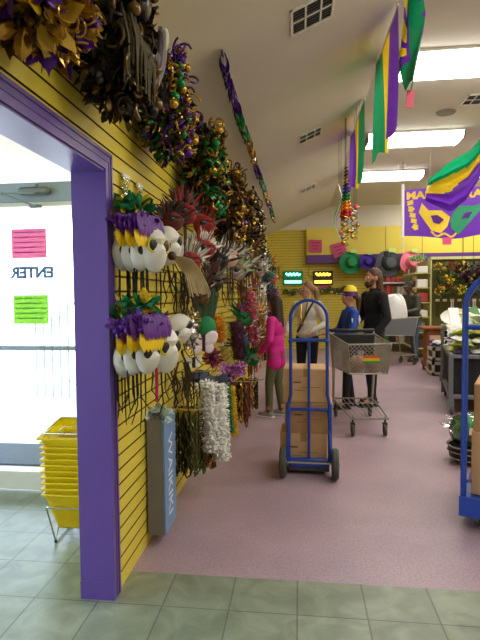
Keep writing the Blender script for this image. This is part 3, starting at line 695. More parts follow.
clump_wreath('dark foil wreath farthest along the high row, near the back corner', 252, 234, .30, .46, [FDK, FBR, FBR], 53, 320, 10, (FBR, SIL), 8, 0)

# little bags hanging on the slats
BAGG = mat('green_print_bag', 'b9d8b0', .25, var=.4, scale=40)
for px, py, lab, s in ((126, 189, 'clear packet with green contents pinned on the bare slats above the masks', 0), (140, 197, 'silvery packet of green pieces pinned right of the first clear packet', 1)):
    c = on_wall(px, py, .02); t = thing('hanging_packet', lab, 'packet', c, PI / 2)
    q = MB(); q.grid(lambda u, v: (-.05 + .10 * u, -.012 * math.sin(PI * u) - .006 * math.sin(v * 9), -.055 + .11 * v), 8, 8); q.grid(lambda u, v: (-.05 + .10 * u, .006, -.055 + .11 * v), 2, 2); q.build('bag', [CLEAR], t)
    q = MB(); q.tuft((0, -.003, -.01), (.035, .004, .035), 26, .02, .014, 5 + s, (0, 1), .2); q.build('contents', [BAGG, SIL if s else FG], t)
    q = MB(); q.b2((-.05, -.004, .055), (.05, .006, .075)); q.build('header_card', MWH, t, False)

RIB = mat('black_ribbon', '17120f', .6); RIB2 = mat('brown_ribbon', '3c2716', .6)
def face(t, w, h, m_, eye, d=None, nose=True, pos=(0, 0, 0), ring=None, mouth=True):
    d = d or w * .38; P0 = Vector(pos); q = MB(); q.sphere((0, 0, 0), (w / 2, d, h / 2), 18, 14)
    vs = []
    for x, y, z in q.v:
        if y < 0:
            y -= .22 * d * math.exp(-((z - h * .2) / (h * .06)) ** 2) * math.exp(-(x / (w * .4)) ** 2)
            y -= .7 * d * math.exp(-(x / (w * .09)) ** 2) * math.exp(-((z + h * .03) / (h * .12)) ** 2)
            y += .35 * d * (math.exp(-((x - w * .2) / (w * .12)) ** 2) + math.exp(-((x + w * .2) / (w * .12)) ** 2)) * math.exp(-((z - h * .09) / (h * .08)) ** 2)
        else: y *= .25
        vs.append((x * (1 - .25 * max(0, -z / h)), y, z))
    q.v = vs; q.build('mask_face', m_, t, loc=P0)
    for s in (-1, 1):
        q = MB(); q.sphere((s * w * .21, -d * .66, h * .08), (w * .2, d * .26, h * .15), 14, 7); e_ = q.build('eye_patch', eye, t, loc=P0)
        if ring:
            q = MB(); q.tube([(s * w * .21 + w * .2 * math.cos(a), -d * (.80 - .10 * s * math.cos(a)), h * .08 + h * .15 * math.sin(a)) for a in [i * PI / 6 for i in range(12)]], w * .035, 6, True); q.build('eye_ring', ring, t, loc=P0)
    if mouth: q = MB(); q.tube([(w * .14 * k, -d * (.93 - .12 * k * k), -h * .27 + .012 * k * k) for k in (-1, -.5, 0, .5, 1)], w * .03, 5); q.build('lips', eye, t, loc=P0)
def ribbons(t, n, x0, y0, z0, L, seed, spread=.05, m_=None, r=.0045):
    r_ = random.Random(seed); q = MB()
    for i in range(n):
        x = x0 + r_.uniform(-spread, spread); y = y0 + r_.uniform(-.03, .03); a = r_.uniform(-.02, .02); l = L * r_.uniform(.6, 1.1)
        q.tube([(x, y, z0), (x + a, y + a, z0 - l * .35), (x - a * .5, y, z0 - l * .7), (x + a * 1.5, y - a, z0 - l)], [r, r, r * .8, r * .5], 5)
    return q.build('hanging_ribbon', m_ or RIB, t)
def peg(t, L, z, rz):   # runs back to the wall along world -X
    v = Matrix.Rotation(-rz, 3, 'Z') @ Vector((-L, 0, 0)); q = MB(); q.tube([(v.x, v.y, z), (0, 0, z), ], .004, 5); q.build('peg', CHR, t)
def jester(px, py, off, lab, seed, eye=BLK, sc=1.0, rz=1.2, grp=None):
    c = on_wall(px, py, off); t = thing('jester_mask', lab, 'mask', c, rz, grp)
    face(t, .15 * sc, .175 * sc, MWH, eye, pos=(0, 0, -.088 * sc), mouth=False)
    q = MB(); q.tuft((0, 0, .135 * sc), (.05 * sc, .03, .025), 46, .06 * sc, .035, seed, (0, 0, 1), .4); q.build('green_ruffle', [GREENF, FY], t)
    q = MB()
    for i in range(7):
        x = (-.075 + .025 * i) * sc; q.tuft((x, -.035, .06 * sc), (.018, .02, .035 * sc), 14, .04 * sc, .035, seed + i, (0,), .5)
        for j in range(2): q.leaf((x, -.035 - .02 * j, .10 * sc), (x * .6, -.35, -1), (0, -1, 0), .115 * sc, .055 * sc, -.12)
    q.build('purple_ruffle', [mat('purple_ruffle_cloth', '5a1c88', .5)], t)
    q = MB()
    for i in range(8):
        x = (-.085 + .024 * i) * sc; q.leaf((x, -.05, .03 * sc), (x * .8, -.35, -1), (0, -1, 0), .095 * sc, .06 * sc, -.15); q.leaf((x, -.04, .02 * sc), (x, -.1, -1), (.4, -1, 0), .08 * sc, .05 * sc, .2)
    q.build('yellow_petals', [mat('yellow_petal_cloth', 'ecc40c', .5)], t)
    ribbons(t, 5, 0, .02, -.12 * sc, .30 * sc, seed, .04, RIB); peg(t, off, .16 * sc, rz)
    return t
def plain_mask(px, py, off, lab, w, h, m_, eye, ring=None, rz=1.15, rot=None, rib=4, ribL=.28, seed=0, name='carnival_mask', mouth=False, grp=None):
    c = on_wall(px, py, off); t = thing(name, lab, 'mask', c, rz, grp)
    if rot: t.rotation_euler = (rot[0], rot[1], rz)
    face(t, w, h, m_, eye, ring=ring, mouth=mouth)
    if rib: ribbons(t, rib, 0, .03, -h * .3, ribL, seed, w * .35, RIB)
    peg(t, off, h * .3, rz); return t
YR = mat('yellow_ring', 'd6c020', .5)
# upper row near the door
jester(122, 236, .04, 'jester mask nearest the door frame in the upper row of masks', 1)
jester(131, 237, .09, 'jester mask in the middle of the upper row cluster', 2)
jester(140, 236, .14, 'jester mask foremost in the upper row cluster, beside the white mask', 3)
plain_mask(153, 250, .20, 'white mask with yellow-ringed eyes beside the upper row jester masks', .165, .23, MWH, BLK, YR, 1.0, seed=4)
plain_mask(167, 246, .17, 'white mask with large dark eye patches, right of the yellow-eyed mask in the upper row', .19, .23, MWH, BLK, None, .95, (0.2, -.35), seed=5)
# beige raffia hair
c = on_wall(172, 256, .22); t = thing('raffia_tassel', 'beige raffia hair tassel sweeping down right of the upper white masks', 'tassel', c)
q = MB()
for i in range(17):
    k = i / 17; r_ = random.Random(i); e_ = Vector((.10 + .10 * k, .10 * k, -.20 - .03 * r_.random())); q.tube(smoothline([(0, 0, 0), (.045 + .06 * k, .03, -.02 - .05 * (1 - k)), (.08 + .09 * k, .06 * k, -.12), e_], 3), .0052, 5)
q.build('raffia_strands', FBE, t); q = MB(); q.sphere((0, 0, 0), .025, 8, 6); q.tube([(0, 0, 0), (-.22, 0, .02)], .004, 5); q.build('knot', RIB2, t)
# lower row near the door
jester(124, 340, .05, 'jester mask nearest the door frame in the lower row of masks', 6, sc=1.08)
jester(134, 337, .11, 'jester mask in the middle of the lower row cluster', 7, sc=1.08)
jester(146, 336, .17, 'jester mask foremost in the lower row cluster, beside the white mask', 8, sc=1.08)
plain_mask(165, 350, .24, 'white mask with yellow-ringed eyes beside the lower row jester masks', .17, .24, MWH, BLK, YR, 1.0, seed=9)
plain_mask(176, 330, .20, 'domed white mask tilted above the lower row yellow-eyed mask', .22, .19, MWH, BLK, None, .8, (.2, -.45), seed=10)
c = on_wall(188, 332, .20); t = thing('beaded_mask', 'silver and gold beaded mask hanging right of the domed white mask', 'mask', c, 1.0)
face(t, .15, .2, SIL, BLK); q = MB(); q.tuft((0, -.02, .02), (.09, .04, .13), 160, .03, .022, 71, (0, 1), .3, .8); q.build('bead_trim', [SIL, FGO], t); peg(t, .2, .05, 1.0)
c = on_wall(168, 385, .20); t = thing('ribbon_tassel', 'bright pink ribbon hanging under the lower row of masks', 'ribbon', on_wall(156, 385, .16)); q = MB()
for i in range(3): q.tube([(0, .01 * i, .12), (.003, .01 * i, 0), (.0, .01 * i, -.09)], .006, 5)
q.build('pink_strands', MAG, t); q = MB(); q.tube([(0, 0, .12), (-.16, 0, .12)], .004, 5); q.build('peg', CHR, t)

def feather_mask(px, py, off, sz, mm, fm, lab, seed, nf=34, fl_=.7, rz=1.0, name='feathered_mask', eye=BLK, grp=None, upw=1.0):
    c = on_wall(px, py, off); t = thing(name, lab, 'mask', c, rz, grp)
    face(t, sz * .7, sz * .55, mm, eye, mouth=False)
    r_ = random.Random(seed); q = MB()
    q.tuft((0, .01, sz * .12), (sz * .34, .05, sz * .24), nf * 2, sz * .16, sz * .05, seed + 3, tuple(range(len(fm))), .6, .3)
    nf = int(nf * 1.8); fl_ *= .72
    for i in range(nf):
        a = PI * (i + .5) / nf; x = math.cos(a); z = math.sin(a)
        q.leaf((x * sz * .25, .0, z * sz * .2 * upw), (x * .8 + r_.gauss(0, .1), r_.gauss(0, .2), z * upw + r_.gauss(0, .1)), (r_.gauss(0, .3), -1, r_.gauss(0, .3)), sz * fl_ * r_.uniform(.6, 1.2), sz * .07, r_.uniform(-.5, .5), i % len(fm), 4)
    q.build('feathers', fm, t); ribbons(t, 4, 0, .02, -sz * .2, sz * 1.1, seed, sz * .25, RIB if seed % 2 else RIB2, .006)
    peg(t, off, .0, rz); return t
def bead_bundle(px, py, off, L, w, mm, lab, seed, n=12, tagm=None, name='bead_strands', grp=None, thick=.008, d=.12, cat='beads'):
    c = on_wall(px, py, off); t = thing(name, lab, cat, c, 0, grp); r_ = random.Random(seed); q = MB()
    for i in range(n):
        x = r_.uniform(-d, d) * .6; y = r_.uniform(-w, w) / 2; l = L * r_.uniform(.85, 1.05); ns = 16
        pts = [(x + .012 * math.sin(j * 1.3 + i), y - .02 + .01 * math.cos(j), -l * j / ns) for j in range(ns + 1)] + [(x + .012, y + .025, -l * (ns - j) / ns) for j in range(ns + 1)]
        q.tube(pts, [thick * (1.0 if j % 2 else .55) for j in range(len(pts))], 5, k=i % len(mm))
    q.build('strands', mm, t)
    if tagm:
        for i in range(5):
            b_ = MB(); b_.box((-.07 + .035 * i, -.03 + .012 * (i % 2), -.02), (.028, .008, .06)); b_.build('paper_tag', tagm, t, False)
    q = MB(); q.tube([(-off, 0, .005), (d, 0, .005), (d + .01, 0, .02)], .005, 5); q.build('peg', CHR, t); return t
def boa(px, py, off, L, r, mm, lab, seed, n=420, name='feather_boa', w=.0, taper=.2, leaf=.05, cat='boa', grp=None):
    c = on_wall(px, py, off); t = thing(name, lab, cat, c, 0, grp); q = MB(); r_ = random.Random(seed)
    for i in range(int(n * 2.2)):
        u = r_.random(); a = r_.uniform(0, 2 * PI); rr = r * (1 - taper * u) * r_.uniform(.5, 1)
        p = (rr * math.cos(a) + .03 * u, rr * math.sin(a) * (1 + w), -L * u)
        q.leaf(p, (math.cos(a) + r_.gauss(0, .3), math.sin(a) + r_.gauss(0, .3), r_.gauss(0, .4)), (0, 0, 1), leaf * .6, leaf * .4, r_.uniform(-.5, .5), i % len(mm))
    q.build('plumes', mm, t); q = MB(); q.tube([(.03 * i / 12, 0, -L * i / 12) for i in range(13)], [r * (1 - taper * i / 12) * (.80 + .06 * (i % 2)) for i in range(13)], 10); q.build('core', mm[0], t)
    q = MB(); q.tube([(-off, 0, .0), (0, 0, .0)], .005, 5); q.build('peg', CHR, t); return t

DKF = mat('dark_feather', '2a1d18', .7); GRF = mat('grey_feather', '6d6760', .7); WHF = mat('white_feather', 'cdc8c0', .7); DGF = mat('dark_green_feather', '1c3a20', .7); BRM = mat('brown_red_velvet', '5a1d18', .6); PLB = mat('plum_sequin', '45183f', .35, .3); LGF = mat('pale_green_feather', '8fa06a', .7)
SKY = mat('muted_blue_cloth', '3a5a86', .7)
feather_mask(172, 222, .16, .22, BRM, [DKF, BRM, DKF], 'dark red mask with tall dark brown feathers, first feathered mask past the packets', 101)
feather_mask(184, 214, .20, .26, RED, [DKF, RED, DKF], 'bright red mask with brown feathers beside the dark red one', 102)
feather_mask(203, 226, .20, .30, RED, [RED, BRM], 'red mask with pointed red feathers above the white-trimmed red mask', 103, 16)
feather_mask(204, 250, .26, .26, RED, [WHF, WHF, RED], 'red mask wrapped in curled white plumes', 104, 30, .55)
feather_mask(190, 262, .22, .24, RED, [GRF, WHF], 'small red mask with grey and white feathers behind the raffia tassel', 105, 24)
feather_mask(218, 262, .24, .30, BLK, [DKF, WHF, DKF], 'black mask with black and white feathers right of the curled white plumes', 106)
feather_mask(228, 258, .28, .32, PM[0], [DKF, GRF, WHF], 'peach coloured mask with black and grey feathers', 107)
feather_mask(212, 284, .22, .28, DKF, [DKF, BRM, GRF], 'dark brown feathered mask hanging below the white-plumed red mask', 108)
feather_mask(236, 272, .28, .34, SIL, [LGF, WHF, LGF], 'silver mask with pale green feathers', 109)
feather_mask(200, 298, .16, .26, FBR, [DKF, FBR], 'bronze mask with dark feathers above the green bag', 110)
feather_mask(243, 268, .30, .40, BLK, [GRF, LGF, WHF], 'black mask with a wide spray of grey-green feathers', 111)
# green pouch with feathers, orange boa, butterfly wings etc.
c = on_wall(206, 325, .20); t = thing('felt_pouch', 'rounded green felt pouch topped with dark green feathers', 'pouch', c, 1.0)
q = MB(); q.sphere((0, 0, -.02), (.10, .06, .09), 14, 10); q.build('bag', GREENF, t); q = MB()
for i in range(20): q.leaf(((i - 10) * .009, 0, .04), ((i - 10) * .03, 0, 1), (0, -1, 0), .26, .04, .1 * math.sin(i))
q.build('feathers', [DGF], t); peg(t, .2, .05, 1.0)
boa(217, 316, .18, .24, .045, [ORG, FY], 'short bright orange feather tassel right of the green pouch', 201, 160, name='feather_tassel', cat='tassel')
def wings(px, py, off, s, m1, m2, lab):
    c = on_wall(px, py, off); t = thing('fairy_wings', lab, 'wings', c, .9)
    for sg in (-1, 1):
        q = MB(); q.sphere((sg * s * .45, 0, s * .12), (s * .45, .012, s * .32), 14, 6, Matrix.Rotation(-sg * .4, 3, 'Y')); q.sphere((sg * s * .35, 0, -s * .28), (s * .28, .010, s * .24), 12, 6); q.build('wing', m1, t)
    q = MB(); q.tube([(0, -.01, -s * .4), (0, -.01, s * .35)], .012, 6); q.build('body', m2, t); peg(t, off, 0, .9)
wings(203, 342, .22, .17, mat('pale_lilac_gauze', 'cfc2cc', .5), PLB, 'pale lilac gauze fairy wings below the green pouch')
wings(193, 362, .14, .10, MWH, BLK, 'small white wings near the lower masks')
c = on_wall(213, 358, .20); t = thing('pompom', 'round plum tinsel pompom below the lilac wings', 'pompom', c); q = MB(); q.tuft((0, 0, 0), .06, 160, .045, .02, 31, (0, 1), .3); q.build('tinsel', [PLB, PM[4]], t); q = MB(); q.sphere((0, 0, 0), .05, 10, 7); q.tube([(0, 0, 0), (-.2, 0, 0)], .005, 5); q.build('core', PLB, t)
c = on_wall(222, 332, .18); t = thing('white_tag_card', 'narrow white price card under the orange tassel', 'price card', on_wall(221, 340, .2)); q = MB(); q.box((0, 0, 0), (.05, .006, .11)); q.build('card', MWH, t, False); q = MB(); q.tube([(0, .005, .05), (-.2, .005, .05)], .004, 5); q.build('peg', CHR, t)
boa(236, 322, .24, .40, .09, [PLB, BLK, PLB], 'black and plum sequined boa in the middle of the wall', 205, 260)
c = on_wall(243, 314, .26); t = thing('gift_bag', 'magenta bag with a blue pattern hanging mid wall', 'bag', c, .3); q = MB(); q.bevbox((0, 0, 0), (.16, .08, .26), .02); q.build('bag', MAG, t); q = MB()
for i in range(6): q.sphere(((-.04, .04, 0)[i % 3], -.041, -.09 + .035 * i), (.025, .004, .02), 8, 5)
q.build('blue_motif', SKY, t); q = MB(); q.tube(arc(0, .13, .05, 0, PI, 8), .005, 5); q.tube([(0, 0, .18), (-.26, .08, .18)], .005, 5); q.build('handle', RED, t)

# low stock
BOW = mat('boa_white', 'f2f1ee', .8, var=.03)
CARD = mat('blue_carton', '7190c0', .45); CARG = mat('grey_carton', '7c787e', .5)
a = hit(148, 533, 0, WX + .005); t = thing('hanging_carton', 'tall narrow blue and grey carton lettered WAIKIKI hanging low on the slats', 'carton', (WX, 2.86, .07))
q = MB(); q.b2((.012, .0, 0), (.105, .028, .70)); q.b2((.012, .032, .0), (.10, .11, .72)); q.build('grey_sleeve', CARG, t, False)
q = MB(); q.b2((.014, .114, 0.0), (.12, .26, .70)); q.b2((.107, .0, 0.0), (.12, .112, .68)); q.build('blue_panel', CARD, t, False)
tx = text('carton_lettering', 'WAIKIKI', .135, mat('pale_letter', 'dfe8f4', .5), t, (.1215, .12, .33), ext=.0008); tx.rotation_euler = Euler((PI / 2, PI / 2, PI / 2)); 
tx.rotation_euler = (Matrix(((0, 0, 1), (0, 1, 0), (-1, 0, 0)))).to_euler()
q = MB(); q.tuft((.07, .10, .71), (.05, .09, .03), 60, .06, .06, 77, (0, 1, 2), .4); q.build('crumpled_film', [CLEAR, mat('pale_blue_film', '9cc4dc', .3), MWH], t)
q = MB(); q.b2((.10, .262, .38), (.118, .267, .62)); q.build('red_label', mat('salmon_card2', 'c8645c', .6), t, False); q = MB(); q.tube([(0, .1, .72), (.12, .1, .72)], .006, 5); q.build('peg', CHR, t)
OLV = mat('olive_bead', '4a4a20', .3, .5)
bead_bundle(186, 410, .16, .42, .22, [OLV, FDK, FGO, OLV], 'bundle of olive, gold and black bead strands with yellow tags beside the WAIKIKI carton', 301, 26, FY)
bead_bundle(203, 408, .20, .45, .24, [OLV, FGO, FBR, FG], 'fuller bundle of olive and gold bead strands, second from the WAIKIKI carton', 302, 28, FY)
boa(207, 383, .25, .50, .07, [BOW, MWH], 'fluffy white boa hanging low on the wall, left one of the pair', 303, 620, w=.3, leaf=.045)
boa(217, 384, .31, .56, .07, [BOW, MWH], 'longer fluffy white boa, right one of the pair', 304, 620, w=.3, leaf=.045)
boa(226, 384, .30, .42, .035, [FG, GREENF], 'thin bright green tinsel lei beside the white boas', 305, 320, leaf=.035, name='tinsel_lei', cat='lei')
boa(231, 386, .28, .46, .04, [FY, TYEL], 'thin yellow lei behind the green tinsel lei', 306, 260, leaf=.035, name='tinsel_lei', cat='lei')
c = on_wall(211, 378, .24); t = thing('folded_cloth', 'folded navy cloth laid over the peg above the white boas', 'cloth', c); q = MB(); q.grid(lambda u, v: (-.14 + .28 * u, -.12 + .24 * v, .02 * math.sin(u * 8) + .05 - .2 * (v - .5) ** 2 - .03 * u), 12, 10); q.grid(lambda u, v: (-.14 + .28 * u, -.12 + .24 * v, .02 * math.sin(u * 8) + .01 - .2 * (v - .5) ** 2 - .03 * u), 12, 10); q.build('cloth', mat('slate_cloth', '3a4258', .8), t); q = MB(); q.tube([(-.24, 0, .0), (.14, 0, .0)], .006, 5); q.build('peg', CHR, t)
c = on_wall(234, 371, .30); t = thing('flower_lei', 'violet flower lei bunch above the brown and gold strands', 'lei', c); q = MB()
for i in range(9):
    a = i * .7; q.tuft((.07 * math.cos(a), .13 * math.sin(a * 1.3), .03 * math.sin(i * 2.)), .035, 26, .05, .035, 400 + i, (0, 0, 1), .4, .2)
q.build('petals', [PLV, mat('pale_violet', 'cf9ad0', .7)], t); q = MB(); q.tube([(-.3, 0, 0), (.05, 0, 0)], .006, 5); q.build('peg', CHR, t)
bead_bundle(238, 382, .26, .42, .4, [FGO, FDK, BRM, FBR], 'brown, wine and gold tinsel strands hanging under the violet flower lei', 307, 26, None, thick=.014, d=.2)
bead_bundle(246, 380, .28, .34, .4, [FY, FGO, FDK], 'yellow and gold strands low on the wall, beyond the wine coloured ones', 308, 22, None, thick=.014, d=.2)
# long dangling ribbons between the rows
for k, (px, py, L) in enumerate([(176, 362, .30), (187, 372, .30), (197, 372, .28), (176, 272, .30), (192, 290, .26)]):
    c = on_wall(px, py, .14); t = thing('ribbon_bundle', ['thin black and brown ribbons dangling under the domed white mask', 'black ribbons dangling under the beaded mask', 'dark ribbons dangling under the lilac wings', 'brown ribbons dangling under the upper white masks', 'black ribbons dangling below the raffia tassel'][k], 'ribbon', c)
    ribbons(t, 9, 0, 0, 0, L, 500 + k, .10, RIB if k % 2 else RIB2, .006); q = MB(); q.tube([(-.14, 0, .0), (.10, 0, .0)], .005, 5); q.build('peg', CHR, t)

# the farther wall: dense stock on pegs
rows_ = [(2.25, 'top'), (1.92, 'second'), (1.58, 'third'), (1.24, 'fourth'), (.90, 'fifth'), (.60, 'lowest')]
FM = [('black', BLK, [DKF, WHF]), ('silver', SIL, [GRF, WHF]), ('plum', PLB, [PLB, DKF]), ('green', GREENF, [DGF, FG]), ('gold', FGO, [FBR, ORG]), ('red', RED, [BRM, RED]), ('white', MWH, [WHF, GRF]), ('navy', NAVY, [SKY, NAVY]), ('rose', PM[4], [PM[4], WHF])]
stk = ['nearest', 'second', 'third', 'fourth', 'fifth', 'sixth', 'seventh', 'eighth', 'ninth', 'tenth', 'eleventh', 'twelfth']
ycols = [5.75, 6.35, 6.95, 7.6, 8.3, 9.0, 9.8, 10.7, 11.7, 12.8]
for ri, (z, rn) in enumerate(rows_):
    for ci, y in enumerate(ycols):
        if ri == 5 and ci < 2 or (ri == 0 and ci < 1): continue
        r_ = random.Random(ri * 31 + ci * 7); i = (ri * 4 + ci * 5) % 9; nme, mm, fm = FM[i]
        yy = y + r_.uniform(-.12, .12); zz = z + r_.uniform(-.05, .05); off = r_.uniform(.18, .34); px, py = 0, 0
        kind = (ri + ci * 2 + r_.randrange(2)) % 4; old = on_wall
        def on_wall(px, py, o, _p=(yy, zz)): return Vector((WX + o, _p[0], _p[1]))
        lab = '%s %%s, %s along in the %s row of the farther left wall' % (nme, stk[ci].replace('nearest', 'first'), rn)
        if kind in (0, 1): feather_mask(0, 0, off, r_.uniform(.28, .36), mm, fm, lab % 'feathered mask', 600 + ri * 10 + ci, 18, grp='stock hanging on the farther left wall')
        elif kind == 2: boa(0, 0, off, r_.uniform(.26, .34), .08, [fm[0], fm[1], mm], lab % 'tinsel bundle', 700 + ri * 10 + ci, 110, leaf=.07, name='tinsel_bundle', cat='tinsel', grp='stock hanging on the farther left wall')
        else: bead_bundle(0, 0, off, r_.uniform(.26, .33), .22, [mm, fm[1], FGO], lab % 'bead strand bundle', 800 + ri * 10 + ci, 10, None, thick=.014, d=.14, grp='stock hanging on the farther left wall')
        on_wall = old
# green baubles glinting beyond
for k, (px, py) in enumerate([(262, 268), (256, 276), (250, 284), (266, 262)]):
    c = on_wall(px, py, .38 if k < 3 else .3); c.x = WX + .34
    t = thing('bauble_cluster', ['green bauble cluster glinting high on the far left wall, third from the near side', 'green bauble cluster on the far left wall, second from the near side', 'green bauble cluster on the far left wall, nearest and lowest of four', 'green bauble cluster farthest and highest on the far left wall'][k], 'baubles', at_y(px, py, 9.5 + k * .5)); t.location.x = max(t.location.x, WX + .1)
    for j in range(3):
        q = MB(); q.sphere((0, 0, 0), .055, 10, 7); q.build('bauble', mat('bright_green_bauble', '18c070', .12, .6), t, loc=(.03 * j, .07 * (j - 1), .06 * (j % 2)))
    q = MB(); q.tube([(0, 0, .1), (WX - t.location.x, 0, .1)], .005, 5); q.tube([(0, 0, .1), (0, 0, 0)], .004, 5); q.build('peg', CHR, t)
# ================================================================ PEOPLE
def capsules(caps, vox, name, mats, parent, smooth_it=6, k=0):
    """caps: (p0, p1, r0, r1[, flat]) unioned by voxel remesh into one skin"""
    q = MB()
    for c in caps:
        if c[0] == 's': _, p, r, *rot = c; q.sphere(p, r, 16, 12, rot[0] if rot else None)
        else:
            p0, p1, r0, r1 = [Vector(x) if i < 2 else x for i, x in enumerate(c[:4])]; n = 5
            pts = [p0.lerp(p1, i / n) for i in range(n + 1)]; q.tube(pts, [r0 + (r1 - r0) * i / n for i in range(n + 1)], 14)
            q.sphere(p0, r0, 14, 9); q.sphere(p1, r1, 14, 9)
    o = q.build(name, mats, None)
    m1 = o.modifiers.new('r', 'REMESH'); m1.mode = 'VOXEL'; m1.voxel_size = vox; m1.use_smooth_shade = True
    m2 = o.modifiers.new('s', 'SMOOTH'); m2.iterations = smooth_it; m2.factor = .5
    bpy.context.view_layer.update(); me = bpy.data.meshes.new_from_object(o.evaluated_get(bpy.context.evaluated_depsgraph_get()))
    bpy.data.objects.remove(o); me.materials.clear()
    for mm in (mats if isinstance(mats, list) else [mats]): me.materials.append(mm)
    me.polygons.foreach_set('use_smooth', [True] * len(me.polygons))
    o = bpy.data.objects.new(name, me); COL.objects.link(o)
    if parent is not None: o.parent = parent
    return o
SKIN = mat('skin_warm', 'b98268', .55, var=.05); SKINP = mat('skin_pale', 'c89c84', .55, var=.05); SKIND = mat('skin_dark', '5a3826', .55, var=.05)
def person(lab, loc, rz, H, skin, top, bottom, shoe, hair, style, la, ra, legs, sex=0, coat_len=0.0, head_turn=0.0, lean=0.0, bulk=1.0):
    """la/ra: (elbow, wrist) in shares of H, front is -Y; legs: (foot offsets)"""
    t = thing('person', lab, 'person', loc, rz); u = H / 1.75; V = lambda x, y, z: Vector((x * u, y * u, z * u))
    ly = lambda z: -lean * max(0, z - .9)
    hd = V(0, -.02 + ly(1.62), 1.62); nk = V(0, ly(1.45), 1.45); ch = V(0, ly(1.28), 1.28); be = V(0, ly(1.08), 1.08); pv = V(0, 0, .93)
    sw_ = (.175 if sex else .195) * bulk
    sh = [V(-sw_, ly(1.39), 1.39), V(sw_, ly(1.39), 1.39)]
    arms = [(sh[0], V(*la[0]), V(*la[1])), (sh[1], V(*ra[0]), V(*ra[1]))]
    lg = [(V(-.09, 0, .90), V(-.095 + legs[0][0] * .4, legs[0][1] * .5 - .03, .49), V(-.095 + legs[0][0], legs[0][1], .09)), (V(.09, 0, .90), V(.095 + legs[1][0] * .4, legs[1][1] * .5 - .03, .49), V(.095 + legs[1][0], legs[1][1], .09))]
    R = Matrix.Rotation(head_turn, 3, 'Z'); hv = lambda x, y, z: hd + R @ (Vector((x, y, z)) * u)
    body = [('s', hd + R @ (Vector((0, .01, .015)) * u), (.075 * u, .095 * u, .105 * u)), ('s', hv(0, -.025, -.05), (.052 * u, .06 * u, .06 * u)), (nk - V(0, 0, .02), hd - V(0, -.01, .04), .052 * u, .05 * u),
            (hv(0, -.085, .02), hv(0, -.108, -.022), .011 * u, .016 * u), (hv(0, -.075, -.058), hv(0, -.078, -.06), .02 * u, .018 * u), ('s', hv(-.077, .01, -.0), (.012 * u, .022 * u, .032 * u)), ('s', hv(.077, .01, 0), (.012 * u, .022 * u, .032 * u)),
            ('s', ch, (.155 * u * bulk, .10 * u, .17 * u)), ('s', be, (.13 * u * bulk, .095 * u, .16 * u)), ('s', pv, (.155 * u * bulk, .105 * u, .12 * u)), (sh[0], sh[1], .055 * u, .055 * u)]
    for s_, e_, w_ in arms:
        body += [(s_, e_, .05 * u, .038 * u), (e_, w_, .037 * u, .026 * u)]
        d = (w_ - e_).normalized(); sd_ = d.cross(Vector((0, 0, 1))); sd_ = sd_.normalized() if sd_.length > .1 else Vector((1, 0, 0)); nr = sd_.cross(d).normalized()
        pm = w_ + d * .05 * u; body += [('s', pm, (.038 * u, .038 * u, .03 * u)), (w_, pm, .026 * u, .032 * u)]
        for k in range(4):
            b0 = pm + sd_ * (.026 - .0175 * k) * u + d * .02 * u; L = (.066, .078, .072, .056)[k] * u
            m_ = b0 + d * L * .55; tip = b0 + d * L - nr * .022 * u; body += [(b0, m_, .0095 * u, .009 * u), (m_, tip, .009 * u, .008 * u)]
        th = w_ + d * .025 * u + sd_ * .03 * u; body += [(th, th + (d * .6 + sd_ * .8).normalized() * .045 * u, .012 * u, .0095 * u)]
    for h_, k_, a_ in lg: body += [(h_, k_, .08 * u, .052 * u), (k_, a_, .05 * u, .036 * u), (a_, a_ + V(0, -.13, -.055), .034 * u, .028 * u)]
    capsules(body, .0085, 'body', skin, t, 3)
    i = 1.22; g = .013 * u
    coat = [('s', ch + V(0, 0, .01), (.175 * u * bulk, .122 * u, .185 * u)), ('s', be, (.16 * u * bulk, .12 * u, .19 * u)), (sh[0], sh[1], .072 * u, .072 * u), ('s', pv + V(0, 0, .04), (.172 * u * bulk, .128 * u, .12 * u))]
    if coat_len: coat += [(pv + V(-.08, 0, 0), pv + V(-.085, 0, -coat_len), .10 * u, .105 * u), (pv + V(.08, 0, 0), pv + V(.085, 0, -coat_len), .10 * u, .105 * u)]
    for s_, e_, w_ in arms: coat += [(s_, e_, .068 * u, .055 * u), (e_, w_ - (w_ - e_) * .04, .054 * u, .042 * u)]
    coat += [(nk - V(0, 0, .03), nk + V(0, 0, .01), .068 * u, .066 * u)]
    c_ = capsules(coat, .013, 'jacket', top, t, 5)
    tr = [('s', pv, (.165 * u * bulk, .115 * u, .12 * u))]
    for h_, k_, a_ in lg: tr += [(h_, k_, .094 * u, .066 * u), (k_, a_ + V(0, 0, .015), .064 * u, .053 * u)]
    capsules(tr, .013, 'trousers', bottom, t, 5)
    for h_, k_, a_ in lg:
        capsules([(V(0, 0, .05) * 0 + Vector((a_.x, a_.y + .03 * u, .045 * u)), Vector((a_.x, a_.y - .14 * u, .038 * u)), .042 * u, .036 * u), (Vector((a_.x, a_.y + .02 * u, .05 * u)), Vector((a_.x, a_.y + .01 * u, .10 * u)), .042 * u, .04 * u)], .011, 'shoe', shoe, t, 3)
        q = MB(); q.bevbox((a_.x, a_.y - .055 * u, .01 * u), (.088 * u, .27 * u, .02 * u), .01); q.build('shoe_sole', MWH if shoe.name.startswith('sneaker') else BLK, t)
    for s in (-1, 1):
        q = MB(); q.sphere(hv(s * .03, -.081, .012), .0115 * u, 8, 6); ey = q.build('eye', MWH, t); q = MB(); q.sphere(hv(s * .03, -.091, .012), .0055 * u, 8, 5); q.build('iris', BLK, ey)
        q = MB(); q.tube([hv(s * .016, -.092, .034), hv(s * .046, -.084, .034)], .0045 * u, 5); q.build('eyebrow', hair, t)
